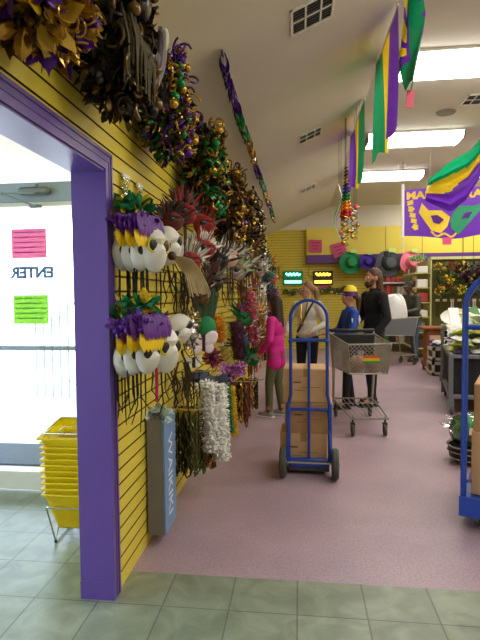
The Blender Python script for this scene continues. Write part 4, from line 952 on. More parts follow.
    q = MB(); q.tube([hv(-.022, -.088, -.045), hv(0, -.096, -.044), hv(.022, -.088, -.045)], .006 * u, 5); q.build('mouth', mat('lip', '8a4a42', .5), t)
    hc = [('s', hv(0, .028, .042), (.085 * u, .10 * u, .095 * u))]
    if style == 'long': hc += [(hv(-.04, .05, 0), hv(-.05, .07, -.26), .055 * u, .05 * u), (hv(.04, .05, 0), hv(.05, .07, -.26), .055 * u, .05 * u), (hv(0, .07, 0), hv(0, .1, -.3), .06 * u, .05 * u), (hv(-.075, .0, .03), hv(-.075, .02, -.16), .025 * u, .02 * u), (hv(.075, .0, .03), hv(.075, .02, -.16), .025 * u, .02 * u)]
    if style == 'tail': hc += [(hv(0, .11, .03), hv(0, .15, -.02), .035 * u, .045 * u), (hv(0, .15, -.02), hv(0, .15, -.2), .045 * u, .022 * u)]
    if style == 'shoulder': hc += [(hv(-.05, .06, 0), hv(-.055, .06, -.13), .05 * u, .035 * u), (hv(.05, .06, 0), hv(.055, .06, -.13), .05 * u, .035 * u), (hv(0, .08, 0), hv(0, .09, -.17), .06 * u, .045 * u)]
    capsules(hc, .009, 'hair', hair, t, 3)
    if style == 'shoulder': capsules([(hv(-.03, -.065, -.075), hv(.03, -.065, -.075), .034 * u, .034 * u), (hv(0, -.075, -.08), hv(0, -.07, -.11), .034 * u, .02 * u), (hv(-.055, -.03, -.03), hv(-.05, -.04, -.07), .022 * u, .024 * u), (hv(.055, -.03, -.03), hv(.05, -.04, -.07), .022 * u, .024 * u)], .009, 'beard', hair, t, 3)
    return t, u, hv
HB = mat('hair_brown', '4a3020', .6); HD = mat('hair_dark_brown', '2a1c14', .6); HL = mat('hair_light_brown', '8a6244', .6); HK = mat('hair_black', '14100e', .6)
DEN = mat('denim', '3d5878', .85); BLKJ = mat('black_trousers', '15161c', .85); OLI = mat('olive_leggings', '5b5d3f', .8)
SNK = mat('sneaker_grey', '8a8a90', .6); BOO = mat('dark_boot', '1d1714', .5); PKC = mat('hot_pink_coat', 'c41284', .7)
WCT = mat('cream_fleece', 'd4cdbf', .9); BJR = mat('blue_jersey', '183f9a', .7); LEA = mat('dark_leather', '3a3d36', .4)
LEFT = -PI / 2     # local -Y turned to face world -X

# girl in the pink coat looking at the left wall
p = on_floor(276, 417)
t, u, hv = person('girl in a hot pink coat, olive leggings and sneakers facing the left wall', (p.x, p.y + .05, 0), LEFT - .35, 1.50, SKIN, PKC, OLI, SNK, HD, 'long', ((-.27, -.05, 1.13), (-.24, -.25, 1.05)), ((.27, .02, 1.12), (.24, -.14, .95)), ((0, .05), (.02, -.06)), 1, .16, bulk=.95)
q = MB(); q.tube([(-.095 * u, .05 * u, .12 * u), (-.095 * u, .05 * u, .17 * u)], .052 * u, 10); q.tube([(.115 * u, -.06 * u, .12 * u), (.115 * u, -.06 * u, .17 * u)], .052 * u, 10); q.build('pink_sock', mat('coral_sock', 'd07868', .8), t)
# woman in cream fleece behind the hand truck
p = at_y(306, 340, 7.3)
t, u, hv = person('woman in a cream fleece jacket and dark trousers standing behind the blue hand truck', (p.x + .02, 7.3, 0), LEFT + 1.15, 1.70, SKINP, WCT, BLKJ, BOO, HL, 'tail', ((-.30, -.02, 1.12), (-.22, -.25, 1.02)), ((.30, -.02, 1.12), (.2, -.24, 1.04)), ((0, .03), (0, -.03)), 1, 0, -.85)
q = MB(); q.tube([(.13 * u, -.06, 1.46 * u), (.07 * u, -.16 * u, 1.30 * u), (-.10 * u, -.14 * u, 1.0 * u)], .014, 6); q.tube([(.13 * u, .05, 1.46 * u), (.0, .15 * u, 1.25 * u), (-.14 * u, .13 * u, 1.0 * u)], .014, 6); q.build('bag_strap', BLK, t)
q = MB(); q.tube([(-.05 * u, -.10 * u, 1.46 * u), (-.03 * u, -.165 * u, 1.25 * u), (0, -.17 * u, 1.15 * u), (.03 * u, -.165 * u, 1.25 * u), (.05 * u, -.10 * u, 1.46 * u)], .008, 6); q.sphere((0, -.17 * u, 1.13 * u), .022, 8, 6); q.build('bead_necklace', FGO, t)
# woman in the blue jersey with the yellow and purple cap
p = at_y(350, 340, 6.75)
t, u, hv = person('woman in a blue jersey and a yellow and purple cap standing behind the shopping cart', (p.x, 6.75, 0), LEFT + .25, 1.58, SKIN, BJR, BLKJ, BOO, HB, 'tail', ((-.26, -.08, 1.13), (-.20, -.30, 1.10)), ((.27, -.06, 1.14), (.2, -.28, 1.12)), ((0, .06), (0, -.1)), 1, .05)
q = MB(); q.lathe([(.10 * u, -.02), (.10 * u, .04), (.08 * u, .085), (.04 * u, .11), (0, .115)], 18); cp = q.build('cap', mat('yellow_cap', 'e8d020', .7), t, loc=hv(0, .025, .06)); q = MB(); q.lathe([(.103 * u, -.03), (.105 * u, -.0), (.103 * u, .03)], 18); q.build('cap_band', PUR2, cp)
q = MB(); q.sphere((0, -.13 * u, -.005), (.075 * u, .07 * u, .012), 12, 5); q.build('cap_brim', PUR2, cp)
WM = mat('white_print', 'c8d0e0', .6)
for s, x in ((-1, -.2), (1, .2)):
    q = MB()
    for k in range(3): q.tube([((x + s * .052) * u, (-.06 + .05 * k) * u, 1.33 * u), ((x + s * .072) * u, (-.06 + .05 * k) * u, 1.25 * u)], .009, 5)
    q.build('sleeve_print', WM, t)
q = MB(); q.tube([(-.06 * u, .135 * u, 1.28 * u), (.0, .14 * u, 1.36 * u), (.06 * u, .135 * u, 1.28 * u)], .01, 5); q.build('back_print', WM, t)
# bearded man in black
p = at_y(374, 340, 6.95)
t, u, hv = person('bearded man with long brown hair in a black sweatshirt standing beside the woman in blue', (p.x, 6.95, 0), LEFT + .35, 1.86, SKIN, mat('black_sweatshirt', '121317', .9), BLKJ, BOO, HB, 'shoulder', ((-.29, -.02, 1.13), (-.24, -.2, .98)), ((.29, .02, 1.12), (.26, -.12, .92)), ((0, .03), (0, -.08)), 0, 0, bulk=1.06)
q = MB(); q.tube([(.235 * u, -.06 * u, 1.32 * u), (.262 * u, -.0, 1.31 * u)], .009, 5); q.build('sleeve_print', mat('grey_print', '70747c', .7), t)
# person in dark jacket at the far cart
p = on_floor(404, 359.5)
t, u, hv = person('person in a dark leather jacket and jeans leaning over the far grey cart', (2.56, 11.6, 0), LEFT + .5, 1.80, SKIND, LEA, DEN, BOO, HK, 'short', ((-.28, -.16, 1.14), (-.2, -.42, 1.08)), ((.28, -.14, 1.14), (.2, -.40, 1.08)), ((0, .12), (0, -.05)), 0, .02, 0, .22, 1.1)
FAR = p.copy()

# ================================================================ BLUE HAND TRUCK WITH BOXES
base = on_floor(310, 478); HY = base.y + .08
hx = at_y(309, 420, HY).x
t = thing('hand_truck', 'blue tubular hand truck standing in the aisle loaded with three brown boxes', 'hand truck', (hx, HY, 0), -.03)
TR = .0145
q = MB(); q.tube([(-.175, .0, .34), (-.175, .0, .56), (-.150, .0, .68), (-.150, -.0, 1.31)] + arc(0, 1.31, .150, PI, 0, 14) + [(.150, 0, 1.31), (.150, 0, .68), (.175, 0, .56), (.175, 0, .34)], TR, 10); q.build('frame_loop', BLU, t)
for s in (-1, 1):
    q = MB(); q.bevbox((s * .172, .0, .36), (.035, .045, .5), .01); q.build('side_rail', BLU, t)
q = MB(); q.tube([(-.15, 0, 1.13), (.15, 0, 1.13)], TR, 10); q.build('upper_crossbar', BLU, t)
q = MB(); q.tube([(-.165, -.0, .50), (-.15, -.0, .55), (.15, 0, .55), (.165, 0, .50)], TR, 8); q.build('lower_crossbar', BLU, t)
q = MB(); q.tube([(0.0, .0, .12), (0.0, .0, 1.13)], .012, 8); q.build('centre_bar', BLU, t)
q = MB(); q.bevbox((0, .0, .10), (.33, .05, .075), .008); q.build('base_plate', BLU, t)
q = MB(); q.bevbox((0, .16, .03), (.34, .26, .010), .004); q.bevbox((0, .03, .06), (.34, .01, .08), .003); q.build('toe_plate', mat('worn_steel', '6a6c70', .4, .7), t)
for s in (-1, 1):
    q = MB(); q.tube([(s * .165, .0, .40), (s * .172, -.05, .30), (s * .178, -.08, .14)], .012, 6); q.build('axle_bracket', BLU, t)
q = MB(); q.tube([(-.25, -.08, .125), (.25, -.08, .125)], .010, 8); q.build('axle', CHR, t)
for s in (-1, 1):
    R_ = Matrix.Rotation(PI / 2, 3, 'Y'); q = MB(); q.lathe([(.07, -.024), (.11, -.028), (.124, -.014), (.125, 0), (.124, .014), (.11, .028), (.07, .024), (.07, -.024)], 28, (s * .212, -.08, .125), R_); w_ = q.build('wheel', RUB, t)
    q = MB(); q.lathe([(0, -.03), (.03, -.03), (.03, -.018), (.072, -.016), (.072, .016), (.03, .018), (.03, .03), (0, .03)], 20, (s * .212, -.08, .125), R_); q.build('hub', mat('grey_hub', '6e716c', .6), w_)
for s in (-1, 1):
    q = MB(); q.sphere((s * .150, 0, 1.12), .021, 10, 8); q.build('joint_collar', BLU, t)
def carton(loc, d, rz, lab, seed=0, m_=BRD, grp=None):
    t = thing('cardboard_box', lab, 'box', loc, rz, grp); q = MB(); q.bevbox((0, 0, d[2] / 2), d, .006); q.build('carton', m_, t)
    q = MB(); q.box((0, 0, d[2] + .0005), (.05, d[1] * 1.0, .001)); q.box((0, -d[1] / 2 - .0006, d[2] * .88), (.05, .001, d[2] * .24)); q.build('packing_tape', mat('tan_tape', 'a8834f', .35), t, False)
    q = MB(); q.box((d[0] * .1, -d[1] / 2 - .0008, d[2] * .45), (d[0] * .4, .001, .004)); q.box((-d[0] * .15, -d[1] / 2 - .0008, d[2] * .36), (d[0] * .22, .001, .004)); q.box((-d[0] * .2, -d[1] / 2 - .0008, d[2] * .60), (d[0] * .16, .001, .012)); q.build('box_print', mat('brown_print', '6e4e30', .7), t, False)
    return t
carton((hx - .04, HY + .22, .036), (.40, .34, .30), -.03, 'brown cardboard box at the bottom of the hand truck stack')
carton((hx + .0, HY + .22, .337), (.40, .34, .26), -.03, 'brown cardboard box in the middle of the hand truck stack', 1, mat('brown_card_dark', 'b98f64', .8))
carton((hx - .015, HY + .22, .598), (.39, .34, .285), -.03, 'brown cardboard box on top of the hand truck stack', 2)

# ================================================================ SHOPPING CART
WIR = mat('cart_wire', '9c998e', .35, .5)
def prof_pts(s0, s1, a, b, n): return [tuple(s0[i] + (s1[i] - s0[i]) * k / n for i in range(3)) for k in range(n + 1)]
def shopping_cart(lab, loc, rz, solid=None):
    t = thing('shopping_cart', lab, 'shopping cart', loc, rz)
    # nose towards -Y; corners of the basket: rear/front, top/bottom
    RT = .27; FT = .225; L0 = .42; L1 = -.50; zr, zf = 1.02, .98; RB, FB = .24, .20; zb = .66; yb0 = .34; yb1 = -.44
    c = dict(rtl=(-RT, L0, zr), rtr=(RT, L0, zr), ftl=(-FT, L1, zf), ftr=(FT, L1, zf), rbl=(-RB, yb0, zb - .03), rbr=(RB, yb0, zb - .03), fbl=(-FB, yb1, zb), fbr=(FB, yb1, zb))
    lerp = lambda a, b_, k: tuple(a[i] + (b_[i] - a[i]) * k for i in range(3))
    def panel(a, b_, d_, e_, nu, nv, diag, name, r=.0028):   # a-b top, e-d bottom
        q = MB(); pt = lambda u, v: lerp(lerp(a, b_, u), lerp(e_, d_, u), v)
        if diag:
            for k in range(-nv, nu + 1):
                for sg in (1, -1):
                    u0 = k / nu; pts = []
                    for i in range(13):
                        v = i / 12; uu = (k + nv * v) / nu if sg > 0 else (k + nv * (1 - v)) / nu
                        if 0 <= uu <= 1: pts.append(pt(uu, v))
                    if len(pts) > 1: q.tube([pts[0], pts[-1]], r, 4, cap=False)
        else:
            for i in range(nu + 1): q.tube([pt(i / nu, 0), pt(i / nu, 1)], r, 4, cap=False)
            for j in range(nv + 1): q.tube([pt(0, j / nv), pt(1, j / nv)], r, 4, cap=False)
        if solid:
            q.add([a, b_, d_, e_], [(0, 1, 2, 3)])
        return q.build(name, solid or WIR, t)
    panel(c['ftl'], c['ftr'], c['fbr'], c['fbl'], 10, 8, True, 'front_mesh', .0034)
    panel(c['rtl'], c['ftl'], c['fbl'], c['rbl'], 18, 8, True, 'side_mesh', .003); panel(c['rtr'], c['ftr'], c['fbr'], c['rbr'], 18, 8, True, 'side_mesh', .003)
    panel(c['rbl'], c['rbr'], c['fbr'], c['fbl'], 10, 14, False, 'basket_floor'); panel(c['rtl'], c['rtr'], c['rbr'], c['rbl'], 10, 6, False, 'rear_gate')
    q = MB(); q.tube([c['rtl'], c['ftl'], c['ftr'], c['rtr'], c['rtl']], .009, 8); q.build('basket_rim', WIR, t)
    q = MB(); q.tube([c['fbl'], c['fbr'], c['rbr'], c['rbl'], c['fbl']], .006, 6); q.tube([c['ftl'], c['fbl']], .006, 6); q.tube([c['ftr'], c['fbr']], .006, 6); q.build('basket_edge', WIR, t)
    q = MB(); q.bevbox((0, .50, 1.06), (.58, .045, .045), .015); q.build('handle', BLK, t)
    for s in (-1, 1):
        q = MB(); q.tube([(s * .27, .50, 1.05), (s * .27, .42, 1.0), (s * .25, .34, .60), (s * .24, .40, .25), (s * .235, .40, .15)], .012, 8); q.build('rear_post', WIR, t)
    q = MB(); q.bevbox((0, .405, .95), (.50, .03, .16), .01); q.bevbox((0, .30, .93), (.46, .025, .20), .01); q.bevbox((0, .37, .86), (.46, .14, .02), .008); q.build('child_seat', BLK, t)
    q = MB(); rk = [(-.235, .44, .22), (-.22, -.08, .22), (-.19, -.52, .20), (.19, -.52, .20), (.22, -.08, .22), (.235, .44, .22)]
    q.tube(rk + [rk[0]], .011, 8)
    for i in range(7):
        x = -.15 + .05 * i; q.tube([(x * 1.2, .44, .22), (x, -.52, .20)], .004, 5)
    q.tube([(-.23, .15, .22), (.23, .15, .22)], .005, 5); q.build('lower_rack', WIR, t)
    for s in (-1, 1):
        q = MB(); q.tube([(s * .235, .40, .22), (s * .235, .36, .45), (s * .235, .34, .63)], .010, 6); q.build('strut', WIR, t)
    for x, y in ((-.17, -.47), (.17, -.47), (-.21, .40), (.21, .40)):
        R_ = Matrix.Rotation(PI / 2, 3, 'Y'); q = MB(); q.lathe([(.0, -.013), (.05, -.014), (.057, -.009), (.058, 0), (.057, .009), (.05, .014), (0, .013)], 20, (x, y, .058), R_); w_ = q.build('caster', RUB, t)
        q = MB(); q.bevbox((x, y + .005, .135), (.045, .05, .02), .004); q.b2((x - .022, y - .012, .05), (x - .017, y + .018, .13)); q.b2((x + .017, y - .012, .05), (x + .022, y + .018, .13)); q.tube([(x, y, .135), (x, y, .205)], .01, 6); q.build('caster_fork', BLK, w_)
    return t, lerp
cx = at_y(359, 400, 5.9).x
ct, lerp_ = shopping_cart('grey wire shopping cart with a striped placard standing behind the hand truck', (cx, 5.84, 0), .09)
q = MB()
for i, mm in enumerate(('o', 'y', 'g')): q.b2((-.04, -.490 - .002, .86 - .028 * i), (.13, -.486, .886 - .028 * i), k=i)
o = q.build('striped_placard', [mat('placard_orange', 'd85c20', .5), mat('placard_yellow', 'e6c018', .5), mat('placard_green', '2e9a3c', .5)], ct, False, rot=(.10, 0, 0)); o.location = (-.03, .068, .03)
def in_cart(t, x, y, z):
    a = t.rotation_euler.z; return Vector((t.location.x + x * math.cos(a) - y * math.sin(a), t.location.y + x * math.sin(a) + y * math.cos(a), z))
for i, (x, y, d, lab) in enumerate([(-.09, -.25, (.15, .24, .16), 'pinkish brown packet in the shopping cart, left one at the front'), (.08, -.27, (.16, .22, .13), 'pinkish brown packet in the shopping cart, right one at the front'), (0, .02, (.30, .22, .12), 'wide tan packet lying in the middle of the shopping cart')]):
    q = MB(); q.grid(lambda u, v: (d[0] * .5 * math.cos(2 * PI * u) * math.sin(PI * v) ** .4, d[1] * .5 * math.sin(2 * PI * u) * math.sin(PI * v) ** .4, d[2] / 2 - d[2] / 2 * math.cos(PI * v) + .01 * math.sin(u * 25)), 20, 10)
    o = q.build('wrapped_packet', mat(['mauve_brown_wrap', 'mauve_brown_wrap', 'tan_wrap'][i], ['a07868', '', 'b08a70'][i], .45, bump=.6, scale=25)); o.location = in_cart(ct, x, y, .665); o.rotation_euler.z = .09; tag(o, lab, 'packet')
# far cart, grey plastic, with a white bag
fc, _ = shopping_cart('grey plastic shopping cart far down the aisle with a white sack in it', (1.98, 10.95, 0), -1.05, mat('grey_cart_plastic', '6d7076', .5))
q = MB(); q.grid(lambda u, v: (.23 * math.cos(2 * PI * u) * math.sin(PI * v) ** .5 * (1 + .08 * math.sin(v * 12 + u * 19)), .25 * math.sin(2 * PI * u) * math.sin(PI * v) ** .5, .41 - .41 * math.cos(PI * v) + .02 * math.sin(u * 31)), 26, 14)
o = q.build('shopping_sack', mat('white_sack', 'dfe0e2', .5)); o.location = in_cart(fc, 0, .06, .68); o.rotation_euler.z = -1.05; tag(o, 'big white plastic sack bulging out of the far grey cart', 'bag')
q = MB()
for i in range(3): q.tube([(-.06 + .05 * i, -.245, .30 + .02 * i), (-.03 + .05 * i, -.24, .38)], .01, 5)
q.build('bag_print', mat('grey_print', ''), o)
# ================================================================ RIGHT SIDE
# ---- blue platform truck in the foreground, right
PR = -.42; by = 3.32; P0 = at_y(463, 506, by); DKX = P0.x - .02
t = thing('platform_truck', 'blue platform truck with a tall looped handle at the right edge, carrying brown boxes', 'platform truck', (DKX, by, 0), PR)
r_ = .0195; Wd = .50
q = MB(); ah = 1.62 - .2; q.tube([(.02, 0, .14), (.02, 0, ah - .02)] + arc(.22, ah, .20, PI, PI / 2, 8) + arc(Wd - .22, ah, .20, PI / 2, 0, 8) + [(Wd - .02, 0, .14)], r_, 10); q.build('handle_loop', BLU, t)
q = MB(); q.tube([(.02, 0, 1.29), (Wd - .02, 0, 1.29)], r_ * .9, 10); q.build('crossbar', BLU, t)
q = MB(); q.tube([(.04, .0, .30), (.06, .3, .22)], .012, 6); q.build('brace', BLU, t)
q = MB(); q.bevbox((Wd / 2, .32, .135), (Wd + .0, .70, .10), .008); q.build('deck', BLU, t)
q = MB(); q.b2((.0, -.045, .085), (Wd, -.032, .21)); q.build('deck_lip', BLU, t, False)
for x, y in ((.10, .06), (Wd - .08, .06), (.10, .60), (Wd - .08, .60)):
    R_ = Matrix.Rotation(PI / 2, 3, 'Y'); q = MB(); q.lathe([(0, -.016), (.045, -.017), (.052, -.01), (.052, .01), (.045, .017), (0, .016)], 20, (x, y, .052), R_); w_ = q.build('caster', RUB, t)
    q = MB(); q.bevbox((x, y, .108), (.06, .07, .012), .003); q.b2((x - .026, y - .014, .045), (x - .02, y + .014, .106)); q.b2((x + .02, y - .014, .045), (x + .026, y + .014, .106)); q.build('caster_fork', BLK, w_)
pr = lambda x, y, z: (DKX + x * math.cos(PR) - y * math.sin(PR), by + x * math.sin(PR) + y * math.cos(PR), z)
carton(pr(.255, .34, .186), (.40, .50, .42), PR, 'brown cardboard box at the bottom on the blue platform truck', 5)
carton(pr(.255, .34, .607), (.39, .48, .31), PR + .02, 'brown cardboard box on top on the blue platform truck', 6, mat('brown_card_dark', ''))

# ---- low black basket with chrome rims and green plastic wrapped goods
p = on_floor(460, 464); bx, byy = p.x + .10, p.y + .06
t = thing('wire_bin', 'low round black bin with chrome wire rims on the floor behind the blue tube', 'bin', (bx, byy, 0))
q = MB(); q.lathe([(0, .02), (.13, .02), (.17, .06), (.185, .15), (.18, .155), (.16, .07), (.12, .03), (0, .03)], 28); q.build('tub', BLK, t)
for z, rr in ((.16, .19), (.11, .186), (.05, .165)):
    q = MB(); q.tube([(rr * math.cos(i * PI / 14), rr * math.sin(i * PI / 14), z) for i in range(28)], .007, 6, True); q.build('rim', CHR, t)
for a in (.5, 2.1, 3.7, 5.3):
    q = MB(); q.tube([(.13 * math.cos(a), .13 * math.sin(a), .03), (.14 * math.cos(a), .14 * math.sin(a), 0.005)], .012, 6); q.build('foot', BLK, t)
t = thing('wrapped_bundle', 'bundle of bright green goods in clear plastic resting in the low black bin', 'packet', (bx + .03, byy, .14)); t.scale = (1.15, 1.15, 1.2); GRP = mat('bright_green_goods', '1f9a4c', .3, var=.35, scale=25)
for i in range(5):
    a = i * 1.3; q = MB(); q.grid(lambda u, v: ((.075 + .006 * math.sin(u * 30)) * math.cos(2 * PI * u) * math.sin(PI * v) + .07 * math.cos(a), .075 * math.sin(2 * PI * u) * math.sin(PI * v) + .06 * math.sin(a), .095 - .09 * math.cos(PI * v) + .04 * (i % 2)), 16, 8); q.build('green_pack', GRP, t)
q = MB(); q.grid(lambda u, v: ((.17 + .012 * math.sin(u * 40 + v * 6)) * math.cos(2 * PI * u) * math.sin(PI * v) ** .6, .15 * math.sin(2 * PI * u) * math.sin(PI * v) ** .6, .13 - .13 * math.cos(PI * v)), 40, 14); q.tuft((-.18, 0, .15), .03, 12, .07, .05, 5, (0,), .4); q.build('plastic_wrap', CLEAR, t)
q = MB(); q.box((-.0, -.150, .14), (.16, .004, .05), Matrix.Rotation(.15, 3, 'Y')); q.build('white_label', MWH, t, False)

# ---- rolling display tables with heaped packets
FRM = mat('grey_steel_frame', '74787e', .45, .4); PAN = mat('black_mesh_panel', '16181d', .8)
def roll_table(lab, x0, y0, w, d, h, wz=.12, rz=0):
    t = thing('rolling_table', lab, 'table', (x0, y0, 0), rz)
    q = MB(); q.bevbox((w / 2, d / 2, h - .03), (w, d, .05), .008); q.build('tabletop', FRM, t)
    q = MB(); q.bevbox((w / 2, d / 2, wz + .03), (w, d, .05), .008); q.build('bottom_shelf', FRM, t)
    for x in (.025, w - .025):
        for y in (.025, d - .025):
            q = MB(); q.bevbox((x, y, (h + wz) / 2), (.055, .055, h - wz), .006); q.build('leg', FRM, t)
            R_ = Matrix.Rotation(PI / 2, 3, 'Y'); q = MB(); q.lathe([(0, -.016), (.045, -.017), (.052, -.01), (.052, .01), (.045, .017), (0, .016)], 18, (x + .02 * (1 if x < w / 2 else -1), y, .052), R_); c_ = q.build('caster', RUB, t)
            q = MB(); q.b2((x - .04, y - .02, .05), (x + .04, y + .02, wz + .005)); q.build('caster_fork', FRM, c_)
    q = MB(); q.grid(lambda u, v: (.06 + (w - .12) * u, .05 + .008 * math.sin(u * 60), wz + .06 + (h - wz - .12) * v), 60, 3); q.build('curtain', PAN, t)
    q = MB(); q.grid(lambda u, v: (.05, .06 + (d - .12) * u, wz + .06 + (h - wz - .12) * v), 4, 3); q.build('side_curtain', PAN, t)
    return t
PK = [mat('pk_' + n, c, .35, var=.25, scale=30) for n, c in (('white', 'f0f2f0'), ('lime', 'cfe04a'), ('green', '3d7a44'), ('yellow', 'ece070'), ('purple', '4a3566'), ('clear', 'c0d4d0'))]
PN = ['white', 'lime', 'dark green', 'pale yellow', 'purple', 'pale aqua']
LN = ['bottom', 'second', 'third', 'top']
def packets(x0, y0, w, d, z, n, seed, where, LY=2, heap=.0, ids=None, rz=0, ox=0, oy=0, grp='packets heaped on the display tables'):
    r_ = random.Random(seed); nx_ = max(2, int(w / .2)); ny_ = max(2, int(d / .2)); k = 0
    for j in range(ny_):
        for i in range(nx_):
            for l in range(LY):
                if k >= n: return
                x = x0 + (i + .5) * w / nx_ + r_.uniform(-.02, .02); y = y0 + (j + .5) * d / ny_ + r_.uniform(-.02, .02); c = r_.choice(ids or [0, 1, 3, 0, 5, 0, 3, 2, 4]); s = w / nx_ * .92
                q = MB(); hh = .05; q.grid(lambda u, v: ((s * .5) * (2 * u - 1), (s * .62) * (2 * v - 1), hh * (math.sin(PI * u) * math.sin(PI * v)) ** .5 + .006 * math.sin(u * 17 + v * 9)), 8, 8); q.grid(lambda u, v: ((s * .5) * (2 * u - 1), (s * .62) * (2 * v - 1), 0), 1, 1)
                o = q.build('gift_packet', [PK[c]], None); lift = heap * math.sin(PI * (i + .5) / nx_) * .8
                x, y = ox + x * math.cos(rz) - y * math.sin(rz), oy + x * math.sin(rz) + y * math.cos(rz); o.location = (x, y, z + .012 + l * (.05 + lift)); o.rotation_euler = (r_.uniform(-.15, .25) * l, r_.uniform(-.2, .2) * l, r_.uniform(0, 3)); 
                tag(o, '%s packet, %s layer, %s from left in %s row %s' % (PN[c], LN[l], stk[i].replace('nearest', 'first'), stk[j], where), 'packet', grp); k += 1
TR_ = -.21; tr = lambda x, y: (TX + x * math.cos(TR_) - y * math.sin(TR_), TY + x * math.sin(TR_) + y * math.cos(TR_))
p = on_floor(450, 415); TX, TY = p.x - .02, p.y
roll_table('grey framed rolling table with black curtain, nearest of the display tables on the right', TX, TY, 1.5, 1.3, .76, wz=.20, rz=TR_)
packets(.05, .03, 1.4, 1.2, .76, 168, 5, 'on near table', 4, .14, None, TR_, TX, TY)
# riser with white sheets and a colourful stand behind
t = thing('white_riser', 'white display riser standing behind the heap on the nearest table', 'riser', (*tr(.1, 1.36), 0), TR_)
q = MB(); q.b2((.0, 0, 0), (1.3, .5, .98)); q.build('cabinet', WHT, t, False); q = MB(); q.bevbox((.65, .25, 1.0), (1.36, .56, .04), .01); q.build('top', WHT, t)
for i in range(7):
    q = MB(); a = Matrix.Rotation(-.5, 3, 'X') @ Matrix.Rotation(.3 * math.sin(i * 2), 3, 'Y'); q.bevbox((0, 0, .15), (.15, .015, .30), .004); vs = [a @ Vector(v) for v in q.v]; mz = min(v.z for v in vs); q.v = [tuple(v - Vector((0, 0, mz))) for v in vs]
    c = (0, 5, 2, 0, 1, 0, 5)[i]; o = q.build('display_pack', PK[c]); o.location = (*tr(.2 + .165 * i, 1.6), 1.021); tag(o, '%s slim pack leaning on the white riser, %s from the left' % (PN[c], stk[i].replace('nearest', 'first')), 'packet')
# brown wooden stand, white crates
p = on_floor(431, 368); 
t = thing('wooden_stand', 'reddish brown wooden display stand in the aisle beyond the tables', 'stand', (at_y(425, 330, 10.05).x, 10.05, 0)); WD = mat('red_brown_wood', '8a4a24', .5, bump=.2)
q = MB(); q.bevbox((.17, .2, .84), (.44, .44, .05), .01); q.build('top', WD, t); q = MB(); q.bevbox((.2, .2, .5), (.30, .30, .64), .01); q.build('post', WD, t); q = MB(); q.bevbox((.2, .2, .14), (.36, .40, .10), .01); q.build('base', WD, t)
q = MB(); q.b2((.1, .04, .3), (.3, .048, .7)); q.build('picture_panel', PM[0], t, False)
for x in (.06, .34):
    for y in (.05, .35): q = MB(); q.b2((x - .02, y - .02, 0), (x + .02, y + .02, .1)); q.build('foot', WD, t, False)
CR = mat('white_crate', 'cfc9b8', .6)
def crate(x, y, z, lab):
    t = thing('wooden_crate', lab, 'crate', (x, y, z)); q = MB(); w, d, h = .34, .40, .26
    q.b2((0, 0, 0), (w, d, .02)); q.build('crate_floor', CR, t, False)
    for nme_, a_, b_ in (('front_frame', (0, 0), (w, .02)), ('back_frame', (0, d - .02), (w, d))):
        q = MB(); q.b2((a_[0], a_[1], 0), (b_[0], b_[1], .07)); q.b2((a_[0], a_[1], h - .06), (b_[0], b_[1], h)); q.b2((0, a_[1], 0), (.05, b_[1], h)); q.b2((w - .05, a_[1], 0), (w, b_[1], h)); q.build(nme_, CR, t, False)
    for x_ in (0, w - .02):
        q = MB(); q.b2((x_, .0, 0), (x_ + .02, d, .07)); q.b2((x_, 0, h - .06), (x_ + .02, d, h)); q.build('side_slats', CR, t, False)
    q = MB(); q.b2((.03, .05, .02), (w - .03, d - .05, h - .04)); q.build('straw_filling', mat('dark_straw', '5a4630', .9), t, False)
p = on_floor(432, 370); CX_ = at_y(432, 360, 9.5).x; crate(CX_, 9.5, 0, 'white slatted crate on the floor beside the rolling table'); crate(CX_ + .01, 9.51, .262, 'white slatted crate stacked on top of the floor crate')
packets(CX_ + .03, 9.52, .28, .34, .525, 8, 8, 'on white crates', 2, .02, [3, 4, 1, 0])
# second table row behind
SX = at_y(441, 330, 8.6).x; tr2 = lambda x, y: (SX + x * math.cos(-.27) - y * math.sin(-.27), 8.6 + x * math.sin(-.27) + y * math.cos(-.27))
roll_table('grey rolling table farther back, behind the white riser', SX, 8.6, 1.8, .95, .95, rz=-.27)
packets(.03, .03, 1.7, .9, .95, 144, 15, 'on far table', 3, .10, [0, 0, 5, 1, 2, 3], -.27, SX, 8.6)
t = thing('serving_tray', 'large oval white tray standing on edge on the farther display table', 'tray', (*tr2(.25, .04), 1.11), 0, None, (1.15, 0, 0))
q = MB(); q.lathe([(0, .0), (.22, .005), (.27, .03), (.275, .025), (.22, -.01), (0, -.012)], 30, sy=.55); q.build('dish', WHT, t); q = MB(); q.lathe([(.27, .032), (.28, .03), (.27, .024)], 30, sy=.55); q.build('rim', CR, t)

# ---- aisle gondola with hanging flower and bead stock
GX0 = at_y(415, 300, 12.2).x; GX1 = GX0 + 2.2; gy0, gy1, gz = 12.0, 13.38, 2.30
LIM = mat('lime_cream_panel', 'cfcf8a', .5); GND = mat('dark_olive_panel', '57531f', .7)
GX0 = at_y(415, 300, gy0).x + .37
t = thing('gondola', 'tall aisle gondola with a cream shelved end and dark pegboard hung with flower stems', 'shelving', (GX0, gy0, 0))
q = MB(); q.b2((0, .04, 0), (2.4, .10, gz)); q.build('pegboard', GND, t, False)
q = MB(); q.b2((-.03, .0, 0), (0, gy1 - gy0, gz)); q.build('end_panel', LIM, t, False)
q = MB(); q.b2((-.03, -.02, gz), (2.4, .3, gz + .06)); q.build('canopy', LIM, t, False)
q = MB(); q.b2((0, -.30, 0), (2.4, .04, .14)); q.build('plinth', LIM, t, False)
for j, z in enumerate((.25, .62, .98, 1.32, 1.66, 2.0)):
    q = MB(); q.b2((-.36, .02, z - .02), (-.03, gy1 - gy0, z)); q.build('shelf', LIM, t, False); q = MB(); q.b2((-.37, .02, z - .025), (-.36, gy1 - gy0, z + .012)); q.build('price_rail', WHT, t, False)
